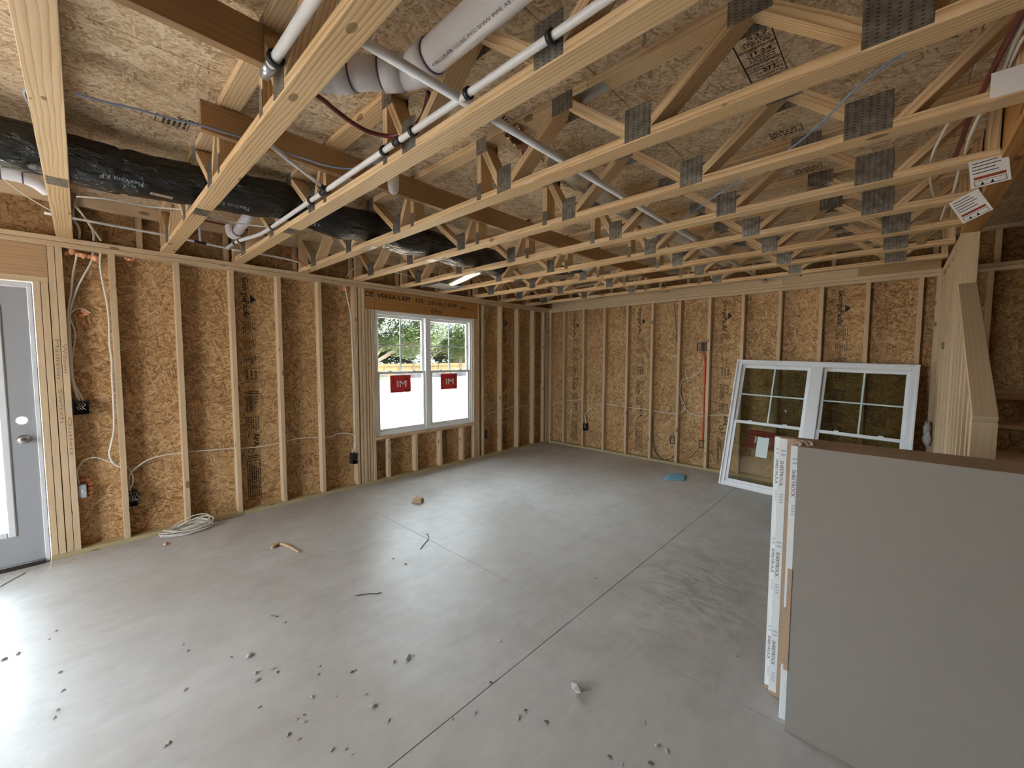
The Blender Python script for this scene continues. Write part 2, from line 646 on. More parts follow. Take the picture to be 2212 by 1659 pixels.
def text_obj(name, s, size, mat, parent, mw, bold=False, xs=1.0, align='LEFT', fit=None):
    cu = bpy.data.curves.new(name, 'FONT')
    cu.body = s
    cu.size = size
    cu.align_x = align
    cu.resolution_u = 2
    o = bpy.data.objects.new(name, cu)
    COL.objects.link(o)
    dg = bpy.context.evaluated_depsgraph_get()
    me = bpy.data.meshes.new_from_object(o.evaluated_get(dg))
    bpy.data.objects.remove(o)
    bpy.data.curves.remove(cu)
    if fit:
        w = max(v.co.x for v in me.vertices) - min(v.co.x for v in me.vertices)
        xs = fit / w
    for v in me.vertices:
        v.co.x *= xs
    if bold:
        bm = bmesh.new()
        for k in range(3):
            m2 = me.copy()
            m2.transform(Matrix.Translation((.022 * size * (k - 1), .010 * size * (k - 1), .00003 * k)))
            bm.from_mesh(m2)
            bpy.data.meshes.remove(m2)
        bm.to_mesh(me)
        bm.free()
    me.materials.clear()
    return link(name, me, mat, parent, mw)


def plane_frame(origin, u, v):
    """local X = u (reading direction), Y = v (up of the letters), Z = outward"""
    return frame_of(u, v, origin=origin)


def flat_print(name, rects, polys, mat, parent, mw):
    """printed bars and outlines, lying just proud of a surface"""
    bm = bmesh.new()
    for x0, y0, x1, y1 in rects:
        bm.faces.new([bm.verts.new(c) for c in ((x0, y0, 0), (x1, y0, 0), (x1, y1, 0), (x0, y1, 0))])
    for p in polys:
        bm.faces.new([bm.verts.new((x, y, 0)) for x, y in p])
    me = bpy.data.meshes.new(name)
    bm.to_mesh(me)
    bm.free()
    return link(name, me, mat, parent, mw)


def ring_rects(x0, y0, x1, y1, w):
    return [(x0, y0, x1, y0 + w), (x0, y1 - w, x1, y1), (x0, y0, x0 + w, y1), (x1 - w, y0, x1, y1)]

# ------------------------------------------------------------------ dimensions (metres)
H = 2.467            # top of the double top plate
ZB, ZT = .038, 2.391  # stud foot and head
WD = .089            # wall depth, 2x4
TD = 2.823           # top of the floor trusses
GRADE = -.30

# ------------------------------------------------------------------ floor slab with sawn control joints
floor = empty('floor', (3.4, -4.0, -.12), kind='structure', label='grey concrete slab floor with sawn control joints, extended unseen outdoors to bounce light')
JX, JY = 3.30, -3.93
OPX = 2.55            # right edge of the opening added behind the viewer to let light in
for (x0, x1) in ((-.1, JX - .0013), (JX + .0013, 8.9)):
    for (y0, y1) in ((-18.0, JY - .0011), (JY + .0011, .1)):  # runs on outdoors past the wall, extra concrete added to bounce sunlight
        me = boxmesh(x1 - x0, y1 - y0, .12, M['conc'], .0016).copy()
        me.transform(Matrix.Translation(((x0 + x1) / 2, (y0 + y1) / 2, -.06)))
        link('slab_panel', me, M['conc'], floor, Matrix())
box('slab_base', (-.1, -18.0, -.32), (8.9, .1, -.122), M['block'], floor)

# ------------------------------------------------------------------ printed marks on the wall sheathing
def sheathing_print(parent, origin, right):
    """mill stamp: reads downwards, tops of the letters towards `right`"""
    o = Vector(origin)
    rt = Vector(right)
    mw = plane_frame(o, (0, 0, -1), rt)
    a = text_obj('brand_print', 'GeorgiaPacific', .075, M['ink'], parent, mw @ Matrix.Translation((0, .012, 0)), True, fit=.395)
    rc, po = [], []
    po.append([(.165, .075), (.255, .075), (.21, .125)])
    rc += [(.405, 0, .408, .052), (.405, .058, .408, .125)]
    rr = random.Random(4)
    for u0, u1 in ((.43, .56), (.60, .72), (.76, .875)):
        for k in range(7):
            v = .004 + k * .0165
            u = u0 + rr.uniform(0, .02)
            end = u1 - rr.uniform(0, .05)
            while u < end:
                w = rr.uniform(.008, .026)
                rc.append((u, v, min(u + w, end), v + .006))
                u += w + .004
    rc += [(.90, 0, .904, .125), (1.035, 0, 1.039, .125)]
    for k in range(3):
        v = .012 + k * .038
        u = .918
        while u < 1.02:
            w = rr.uniform(.008, .016)
            rc.append((u, v, u + w * .55, v + .024))
            u += w
    rc += [(1.135, 0, 1.143, .125), (1.152, 0, 1.160, .125)]
    for k in range(5):
        v = .002 + k * .013
        rc.append((1.17, v, 1.33 + .02 * (k % 2), v + .006))
    for k in range(6):
        v = .002 + k * .02
        u = 1.39
        while u < 1.52:
            w = rr.uniform(.01, .022)
            rc.append((u, v, u + w, v + .008))
            u += w + .006
    # ring mark and ruled lines
    cx, cy = 1.735, .035
    for k in range(20):
        a0, a1 = k * math.pi / 10, (k + 1) * math.pi / 10
        po.append([(cx + r * math.cos(t), cy + r * math.sin(t)) for r, t in ((.022, a0), (.028, a0), (.028, a1), (.022, a1))])
    rc += [(1.79, .0, 1.797, .115), (1.81, .0, 1.817, .115)]
    rc += ring_rects(1.835, -.004, 2.245, .112, .006)
    for k in range(5):
        v = .012 + k * .019
        u = 1.88 + .01 * k
        while u < 2.22:
            w = rr.uniform(.012, .035)
            rc.append((u, v, min(u + w, 2.225), v + .009))
            u += w + .005
    flat_print('stamp_print', rc, po, M['ink'], parent, mw)
    text_obj('grade_print', '7/16', .052, M['ink'], parent, mw @ Matrix.Translation((1.17, .078, 0)), True)
    text_obj('grade_print', 'MILL', .034, M['ink'], parent, mw @ Matrix.Translation((1.55, .012, 0)))
    text_obj('grade_print', 'APA', .075, M['ink'], parent, mw @ Matrix.Translation((1.56, .060, 0)), True)


# ------------------------------------------------------------------ window wall (wall_left, plane x = 0)
wl = empty('wall_left', (-.05, -3.5, 0), kind='structure', label='open stud wall with strand board sheathing, holding the double window and the door')


def studL(y1, z0=ZB, z1=ZT, mat='stud', w=.038, name='stud', dx=0):
    return box(name, (-WD, y1 - w, z0), (-dx, y1, z1), M[mat], wl, axis=2, thin=1)


for k in (14, 13, 12, 11, 10, 9, 4, 3, 2, 1):
    studL(-.4064 * k)
for y in (-.126, -.052, 0.0):
    studL(y)
for y, d in ((-3.608, .006), (-3.566, 0), (-1.722, .004)):
    studL(y, mat='stud', w=.034, dx=d)
for y, d in ((-3.528, .006), (-3.488, .012), (-3.445, .001)):
    studL(y, z1=2.150, mat='stud', name='jack_stud', w=.034, dx=d)
for y, d in ((-1.806, 0), (-1.765, .004)):
    studL(y, z1=2.150, mat='stud', name='jack_stud', w=.036, dx=d)
for k in (8, 7, 6, 5):
    studL(-.4064 * k, z1=.540, name='cripple_stud')
box('window_sill_plate', (-WD, -3.445, .540), (0, -1.842, .578), M['stud'], wl)
# laminated header over the window
hd = box('header', (-.085, -3.562, 2.150), (-.001, -1.764, 2.389), M['lvl'], wl, axis=1, thin=0)
mwp = plane_frame((.0006, -3.555, 2.30), (0, 1, 0), (0, 0, 1))
text_obj('header_print', 'DE', .085, M['ink'], hd, mwp, True, fit=.10)
text_obj('header_print', 'VERSA-LAM', .080, M['ink'], hd, mwp @ Matrix.Translation((.155, -.005, 0)), True, fit=.46)
text_obj('header_print', 'LVL', .080, M['ink'], hd, mwp @ Matrix.Translation((.70, -.005, 0)), True, fit=.135)
text_obj('header_print', '2.1E-3100 | 2150 SYP', .075, M['ink'], hd, mwp @ Matrix.Translation((.90, -.015, 0)), True, fit=.49)
text_obj('header_print', 'APA', .062, M['ink'], hd, mwp @ Matrix.Translation((1.46, -.03, 0)), True, fit=.11)
flat_print('header_print', [(.118, -.15, .121, .085)] + [(1.60 + .05 * k, -.02 + (k % 2) * -.012, 1.64 + .05 * k, -.012 + (k % 2) * -.012) for k in range(3)], [], M['ink'], hd, mwp)
for pth in ([(.99, -.055), (.955, -.085), (.952, -.115), (.975, -.125), (.985, -.108), (.96, -.10)], [(1.045, -.085), (1.02, -.075), (1.01, -.092), (1.04, -.098), (1.048, -.082), (1.03, -.128)], [(1.09, -.085), (1.072, -.10), (1.085, -.125), (1.105, -.11), (1.09, -.085)]):
    tube('pencil_mark', [mwp @ Vector((x, y, .001)) for x, y in pth], .0035, M['ink'], hd, 5, 4)

# door framing
for y, d in ((-6.098, .002), (-6.058, 0)):
    studL(y, z1=2.116, name='jack_stud', w=.0365, dx=d)
for y, d in ((-6.0165, .002), (-5.977, 0)):
    studL(y, w=.0365, dx=d)
for y in (-7.17, -7.131):
    studL(y, z1=2.116, name='jack_stud')
studL(-7.21)
box('door_head_plate', (-WD, -7.208, 2.116), (0, -6.055, 2.154), M['stud'], wl)
box('header', (-.085, -7.208, 2.154), (-.004, -6.055, 2.389), M['plank'], wl, axis=1)
# plates
for y0, y1 in ((-4.895, .0), (-9.0, -4.897)):
    box('top_plate', (-WD, y0, 2.391), (0, y1, 2.4275), M['stud'], wl)
for y0, y1 in ((-2.236, .0), (-4.310, -2.238), (-9.0, -4.312)):
    box('top_plate', (-WD, y0, 2.4305), (-.003, y1, 2.467), M['stud'], wl)
for y0, y1 in ((-4.860, .0), (-6.135, -4.862), (-9.0, -7.17)):
    box('bottom_plate', (-WD, y0, .0005), (0, y1, .038), M['treated'], wl)
for y in (-7.56, -7.97, -8.37, -8.78, -8.962):
    studL(y)
# sheathing, sheet by sheet, cut round the openings
SH = -WD - .0055
Wy0, Wy1, Wz0, Wz1 = -3.445, -1.842, .578, 2.150
Dy0, Dy1 = -7.131, -6.135


def sheet(pts):
    """outline in (y, z); local X runs up the sheet"""
    cy = (min(p[0] for p in pts) + max(p[0] for p in pts)) / 2
    mw = Matrix(((0, 0, 1), (0, 1, 0), (-1, 0, 0))).to_4x4()
    mw = frame_of((0, 0, 1), (0, 1, 0), origin=(SH, cy, 1.2))
    return prism('sheathing_panel', [(z - 1.2, y - cy) for y, z in pts], .011, M['osb'], wl, mw)


E_ = [-.02 - 1.2192 * n for n in range(0, 9)]
g = .0015
sheet([(E_[1] + g, 0), (.1, 0), (.1, 2.44), (E_[1] + g, 2.44)])
sheet([(E_[2] + g, 0), (E_[1] - g, 0), (E_[1] - g, 2.44), (E_[2] + g, 2.44), (E_[2] + g, Wz1), (Wy1, Wz1), (Wy1, Wz0), (E_[2] + g, Wz0)])
sheet([(E_[3] + g, 0), (E_[2] - g, 0), (E_[2] - g, Wz0), (Wy0, Wz0), (Wy0, Wz1), (E_[2] - g, Wz1), (E_[2] - g, 2.44), (E_[3] + g, 2.44)])
sheet([(E_[4] + g, 0), (E_[3] - g, 0), (E_[3] - g, 2.44), (E_[4] + g, 2.44)])
sheet([(E_[5] + g, 0), (E_[4] - g, 0), (E_[4] - g, 2.44), (E_[5] + g, 2.44)])
sheet([(Dy0, 2.116), (Dy1, 2.116), (Dy1, 0), (E_[5] - g, 0), (E_[5] - g, 2.44), (E_[6] + g, 2.44), (E_[6] + g, 0), (Dy0, 0)])
sheet([(-9.0, 0), (E_[6] - g, 0), (E_[6] - g, 2.44), (-9.0, 2.44)])
for y0, y1 in ((-2.44, .1), (-4.88, -2.44), (-7.32, -4.88), (-9.0, -7.32)):
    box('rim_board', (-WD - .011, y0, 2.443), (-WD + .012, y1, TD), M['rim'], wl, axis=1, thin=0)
box('rim_ribbon', (-WD + .012, -9.0, 2.733), (-WD + .05, 0, TD - .001), M['stud'], wl)
for k in range(9):
    y = -5.55 + k * .61
    box('rim_block', (-WD + .013, y, 2.468), (-WD + .05, y + .038, 2.732), M['studd'], wl, axis=2)
for y in (E_[4], ):
    sheathing_print(wl, (SH + .0066, y + .095, 2.352), (0, 1, 0))
sheathing_print(wl, (SH + .0066, E_[1] + .095, 2.352), (0, 1, 0))
# the stamp is cut off by the window in the two sheets below it
for y in (E_[3] + .265, E_[2] + .05):
    mw = plane_frame((SH + .0066, y, .56), (0, 0, -1), (0, 1, 0))
    rr = random.Random(9)
    rc = ring_rects(.03, 0, .44, .115, .006) if y > -3 else []
    for k in range(5):
        u = .06
        while u < .42:
            w = rr.uniform(.012, .035)
            rc.append((u, .014 + k * .02, min(u + w, .425), .024 + k * .02))
            u += w + .006
    flat_print('stamp_print', rc, [], M['ink'], wl, mw)

# pencilled notes on the studs beside the door
for s, y, z, fit in (('Madison', -6.036, 1.70, .30), ('Wilson', -5.999, 1.66, .22), ('Outlets', -5.996, 1.10, .30), ('Switch', -6.036, 1.32, .26)):
    text_obj('pencil_note', s, .03, M['pencil'], wl, plane_frame((.0008, y - .008, z), (0, 0, -1), (0, 1, 0)), fit=fit)

# ------------------------------------------------------------------ back wall (wall_back, plane y = 0)
wb = empty('wall_back', (3.5, .05, 0), kind='structure', label='open stud wall with strand board sheathing behind the leaning window')
for k in range(0, 12):
    box('stud', (.308 + .4064 * k, 0, ZB), (.346 + .4064 * k, WD, ZT), M['stud'], wb, axis=2, thin=0)
box('stud', (.001, .002, ZB), (.039, WD, ZT), M['stud'], wb, axis=2, thin=0)
for x in (4.905, 4.944, 4.983):
    box('stud', (x, 0, ZB), (x + .038, WD, ZT), M['stud'], wb, axis=2, thin=0)
for k in range(7):
    x = 5.24 + .4064 * k
    box('stud', (x, 0, ZB), (x + .038, WD, ZT), M['studd'], wb, axis=2, thin=0)
for x0, x1 in ((0, 3.566), (3.568, 8.0)):
    box('top_plate', (x0, .0, 2.391), (x1, WD, 2.4275), M['stud'], wb)
for x0, x1 in ((.0, 1.83), (1.832, 4.62), (4.622, 8.0)):
    box('top_plate', (x0, (.004), 2.4305), (x1, WD, 2.467), M['stud'], wb)
for x0, x1 in ((0, 4.2), (4.202, 8.0)):
    box('bottom_plate', (x0, 0, .0005), (x1, WD, .038), M['treated'], wb)
xe = [-.1, .327, 1.546, 2.765, 3.985, 5.204, 6.423, 8.0]
for x0, x1 in zip(xe, xe[1:]):
    mw = frame_of((0, 0, 1), (1, 0, 0), origin=((x0 + x1) / 2, WD + .0055, 1.22))
    w = (x1 - x0) / 2 - (.0015 if x1 < 5 else 0)
    prism('sheathing_panel', [(-1.22, -w), (1.22, -w), (1.22, w), (-1.22, w)], .011, M['osb'], wb, mw)
    if .3 < x0 < 4.5:
        sheathing_print(wb, (x0 + .135, WD - .0012, 2.345), (1, 0, 0))
# band above the plates: doubled rim boards and gable blocking
box('rim_plank', (.06, .002, 2.468), (3.60, .040, 2.607), M['stud'], wb)
box('rim_plank', (3.602, .002, 2.468), (4.30, .040, 2.607), M['stud'], wb)
box('rim_plank', (4.302, .006, 2.468), (4.93, .040, 2.607), M['plank'], wb)
for x0, x1 in ((-.1, 2.4), (2.4, 4.84), (4.84, 8.0)):
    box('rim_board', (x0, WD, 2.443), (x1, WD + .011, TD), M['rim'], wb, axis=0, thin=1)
for k in range(19):
    x = .40 + k * .4064
    box('rim_block', (x, .045, 2.608 if x < 4.9 else 2.468), (x + .038, WD, 2.783), M['stud'], wb, axis=2)
box('rim_plate', (-.02, .042, 2.784), (8.0, WD, TD - .001), M['stud'], wb)
box('rim_block', (2.10, -.055, 2.53), (2.19, .001, 2.568), M['stud'], wb)

# ------------------------------------------------------------------ stair wall on the right (wall_right)
wr = empty('wall_right', (4.985, -1.4, 0), kind='structure', label='built-up stud wall with a sloped rail top beside the stair')
X0, X1 = 4.940, 5.029
y = -.001
ys = [-.04, -.42, -.80, -1.18, -1.36, -1.40, -1.48, -1.52]
for y in ys:
    box('stud', (X0, y - .038, ZB), (X1, y, ZT), M['stud'], wr, axis=2, thin=1)
box('stud', (X0 - .001, -1.565, ZB), (X1, -1.522, 2.466), M['stud'], wr, axis=2, thin=1)
box('top_plate', (X0, -1.52, 2.391), (X1, -.002, 2.4285), M['stud'], wr)
box('top_plate', (X0, -1.52, 2.4295), (X1, -.002, 2.467), M['stud'], wr)
box('bottom_plate', (X0, -2.74, .0005), (X1, -.001, .038), M['treated'], wr)
# sloped rail plate with studs below
sl = (1.255 - 2.085) / (-2.74 + 1.566)
zr = lambda yy: 2.085 + (yy + 1.566) * sl
bar('rail_plate', (X0 + .0445, -2.745, zr(-2.745)), (X0 + .0445, -1.566, zr(-1.566)), .089, .038, M['stud'], wr, yhint=(1, 0, 0))
for y in (-1.70, -1.90, -2.10, -2.31, -2.52):
    box('stud', (X0, y - .038, ZB), (X1, y, zr(y - .038) - .03), M['stud'], wr, axis=2, thin=1)
box('stud', (X0 - .001, -2.745, ZB), (X1 + .001, -2.705, zr(-2.74) - .018), M['stud'], wr, axis=2, thin=1)
box('stud', (X0, -2.703, ZB), (X1, -2.665, zr(-2.70) - .03), M['stud'], wr, axis=2, thin=1)

# the far side of the house beyond the stair
wf = empty('wall_far', (8.0, -6, 0), kind='structure', label='dark sheathed wall beyond the stair')
for n in range(7):
    box('sheathing_panel', (8.0, -9.02 + n * 1.302, 0), (8.011, -9.02 + (n + 1) * 1.302, TD), M['osb'], wf, axis=2, thin=0)

wn = empty('wall_front_blocker', (5.5, -9.02, 0), kind='structure', label='added unseen sheathed wall behind the viewer, blocking daylight except at one opening')  # unseen wall added to block light, its opening sized for brightness indoors
for n in range(4):
    box('sheathing_panel', (OPX + n * 1.38, -9.03, 0), (OPX + (n + 1) * 1.38 - .003, -9.019, TD), M['osb'], wn, axis=2, thin=1)
for n in range(15):
    box('stud', (OPX + n * .4064, -9.018, ZB), (OPX + .038 + n * .4064, -8.93, H), M['stud'], wn, axis=2, thin=0)
box('sheathing_panel', (-.1, -9.03, 0), (1.49, -9.019, TD), M['osb'], wn, axis=2, thin=1)
for x in (.0, .40, .81, 1.22, 1.45):
    box('stud', (x, -9.018, ZB), (x + .038, -8.93, H), M['stud'], wn, axis=2, thin=0)
box('header', (1.49, -9.03, 2.39), (OPX, -8.93, TD), M['lvl'], wn)

# ------------------------------------------------------------------ subfloor overhead (ceiling)
ce = empty('ceiling', (3, -4, TD), kind='structure', label='underside of the strand board subfloor above the trusses')
xs = [-.10, 1.165, 2.385, 3.604, 4.823, 6.042, 7.26, 8.011]
for i, (x0, x1) in enumerate(zip(xs, xs[1:])):
    y = .1
    off = (1.22 if i % 2 else 2.44)
    while y > -9.03:
        y2 = max(y - off, -9.03)
        off = 2.44
        box('subfloor_panel', (x0 + .0015, y2 + .0015, TD), (x1 - .0015, y - .0015, TD + .018), M['osbc'], ce, axis=1, thin=2)
        y = y2
box('seam_light_blocker', (-.1, -9.03, TD + .019), (8.011, .1, TD + .06), M['osbc'], ce, axis=1, thin=2)  # unseen layer added to stop light leaking through the panel seams
# stamps under the subfloor
def under(origin, u, v):
    return frame_of(u, v, origin=origin)


mw = under((4.10, -3.735, TD - .0008), (0, -1, 0), (1, 0, 0))
mw = frame_of((1, 0, 0), (0, -1, 0), origin=(4.095, -3.745, TD - .0008))
rc = [(0, 0, .006, .345), (.138, 0, .142, .345), (0, 0, .14, .003)] + [(.004, v, .14, v + .004) for v in (.075, .115, .122, .225, .232)]
rr = random.Random(11)
for v in (.045, .02, .09, .14, .155, .17, .25, .262, .275, .325):
    u = .03
    while u < .125:
        w = rr.uniform(.006, .016)
        rc.append((u, v, min(u + w, .13), v + .006))
        u += w + .004
flat_print('subfloor_stamp', rc, [], M['ink'], ce, mw)
text_obj('subfloor_print', 'SFI', .04, M['ink'], ce, mw @ Matrix.Translation((.062, .052, 0)), True)
text_obj('subfloor_print', '1F24', .035, M['ink'], ce, mw @ Matrix.Translation((.035, .185, 0)), True, fit=.075)
text_obj('subfloor_print', 'S37', .035, M['ink'], ce, mw @ Matrix.Translation((.05, .288, 0)), True, fit=.075)
for (ox, oy, w, h) in ((4.06, -3.12, .15, .09), (4.08, -2.48, .15, .12), (2.82, -3.30, .12, .30), (1.70, -5.45, .10, .14), (1.78, -4.95, .10, .22), (2.9, -5.75, .14, .3), (3.0, -4.25, .1, .12)):
    mw = frame_of((1, 0, 0), (0, -1, 0), origin=(ox, oy, TD - .0008))
    rc = ring_rects(0, 0, w, h, .004)
    v = .012
    while v < h - .02:
        u = .01
        while u < w - .02:
            ww = rr.uniform(.008, .03)
            rc.append((u, v, min(u + ww, w - .01), v + .012))
            u += ww + .006
        v += .022
    flat_print('subfloor_stamp', rc, [], M['ink'], ce, mw)
text_obj('subfloor_print', 'APA', .05, M['ink'], ce, frame_of((0, -1, 0), (-1, 0, 0), origin=(1.84, -5.42, TD - .0008)), True)
text_obj('subfloor_print', '24oc', .05, M['ink'], ce, frame_of((0, -1, 0), (-1, 0, 0), origin=(3.08, -5.46, TD - .0008)), True)

# ------------------------------------------------------------------ floor trusses
ORD = {0: 'first', 1: 'second', 2: 'third', 3: 'fourth', 4: 'fifth', 5: 'sixth', 6: 'seventh', 7: 'eighth', 8: 'ninth', 9: 'tenth'}
TY = [6.003, 5.400, 4.880, 4.282, 3.672, 3.060, 2.450, 1.835, 1.225, .620]   # near faces
CB, CT = 2.505, 2.785


def web(name, x0, x1, parent, yc, mat, z0=CB, z1=CT):
    th = .038
    d = Vector((x1 - x0, 0, z1 - z0))
    L = d.length
    s = d.z / L
    hx = th / 2 / s
    mw = frame_of(d, (0, 1, 0), origin=((x0 + x1) / 2, yc, (z0 + z1) / 2))
    inv = mw.inverted()
    pts = []
    for (x, z) in ((x0 - hx, z0), (x0 + hx, z0), (x1 + hx, z1), (x1 - hx, z1)):
        q = inv @ Vector((x, yc, z))
        pts.append((q.x, q.z))
    bm = bmesh.new()
    lo = [bm.verts.new((x, -.0435, z)) for x, z in pts]
    hi = [bm.verts.new((x, .0435, z)) for x, z in pts]
    bm.faces.new(lo)
    bm.faces.new(hi)
    for i in range(4):
        bm.faces.new([lo[i], lo[(i + 1) % 4], hi[(i + 1) % 4], hi[i]])
    bmesh.ops.recalc_face_normals(bm, faces=bm.faces)
    key = ('web', round(x1 - x0, 3), round(z1 - z0, 3), mat.name)
    if key in CACHE:
        bm.free()
        me = CACHE[key]
    else:
        me = bpy.data.meshes.new('web')
        bm.to_mesh(me)
        bm.free()
        me.materials.append(mat)
        CACHE[key] = me
    return link(name, me, mat, parent, mw)


XE = 4.936
for ti, t in enumerate(TY):
    nb = 9 - ti
    if ti == 0:
        lab = 'floor truss overhead nearest the door, crossing the top left corner'
    elif ti == 1:
        lab = 'floor truss in front of the drain pipe elbow, second from the door'
    elif ti == 2:
        lab = 'floor truss carrying the clamped white pipe, third from the door'
    else:
        lab = 'floor truss of yellow pine, %s counted from the back wall' % ORD[nb]
    tr = empty('floor_truss', (2.43, -t + .0445, H), label=lab, cat='truss', group='floor trusses overhead')
    yc = -t + .0445
    y0, y1 = -t, -t + .089
    mt = M['truss']
    box('bottom_chord', (-.07, y0, H + .0005), (1.425, y1, CB), mt, tr, axis=0, thin=2, bev=.002)
    box('bottom_chord', (1.427, y0, H + .0005), (XE, y1, CB), mt, tr, axis=0, thin=2, bev=.002)
    box('top_chord', (-.036, y0, CT), (3.56, y1, TD - .0006), mt, tr, axis=0, thin=2, bev=.002)
    box('top_chord', (3.562, y0, CT), (XE, y1, TD - .0006), mt, tr, axis=0, thin=2, bev=.002)
    zz = [(.05, .37), (.74, .37), (.76, 1.15), (1.53, 1.15), (1.55, 1.93), (2.115, 1.93)]
    for a, b in zz:
        s = .045 if a < b else -.045
        for mirror in (0, 1):
            xt, xb = (a, b - s * .6) if not mirror else (4.96 - a, 4.96 - b + s * .6)
            web('web', xb, xt, tr, yc, mt)
    for x in (2.132, 2.828, -.015, XE - .022):
        box('vertical_web', (x - .019, y0 + .001, CB), (x + .019, y1 - .001, CT), mt, tr, axis=2, thin=0)
    # punched connector plates on both faces
    pl = []
    for xn, w in ((.37, .13), (1.15, .10), (1.93, .10), (3.03, .105), (3.81, .115), (4.51 if 3 < ti < 7 else 4.595, .152)):
        pl.append((xn - w / 2, H + .006, xn + w / 2, H + .006 + (.135 if w < .14 else .15)))
    for xn, w in ((.745, .12), (1.54, .10), (2.12, .075), (2.85, .085), (3.42, .12), (4.215, .14)):
        pl.append((xn - w / 2, 2.733, xn + w / 2, TD - .004))
    for xn in (2.132, 2.828):
        pl.append((xn - .019, H + .012, xn + .019, H + .105))
    for (xa, za, xb, zb) in pl:
        for side in (y0 - .0013, y1):
            box('connector_plate', (xa, side, za), (xb, side + .0013, zb), M['plate'], tr, axis=0, thin=1, bev=.0002)
    box('connector_plate', (1.36, y0 + .006, H - .001), (1.50, y1 - .006, H + .0004), M['plate'], tr, axis=0, thin=2, bev=.0002)
    if 1 <= ti <= 6:
        box('connector_plate', (3.49, y0 + .004, CT - .0014), (3.64, y1 - .004, CT - .0002), M['galv'], tr, axis=0, thin=2, bev=.0002)

# beam carrying the truss ends
bm_ = empty('ceiling_beam', (4.985, -4.5, H), label='flush laminated beam carrying the right ends of the trusses', cat='beam')
box('beam_ply', (4.940, -8.9, H - .012), (4.9835, -1.47, TD - .03), M['lvl'], bm_, axis=1, thin=0)
box('beam_ply', (4.9845, -8.9, H - .012), (5.028, -1.47, TD - .03), M['lvl'], bm_, axis=1, thin=0)

# strongback planks running through the truss openings
sb = box('strongback_plank', (2.1525, -5.475, 2.641), (2.1905, .0, 2.781), M['plank'], None, axis=1, thin=0)
tag(sb, 'long brown plank on edge threaded through the middle of the trusses', 'plank')
sb2 = box('strongback_plank', (2.849, -7.2, 2.643), (2.887, -5.372, 2.783), M['plank'], None, axis=1, thin=0)
tag(sb2, 'short brown plank on edge overhead, ending at the second truss from the door', 'plank')

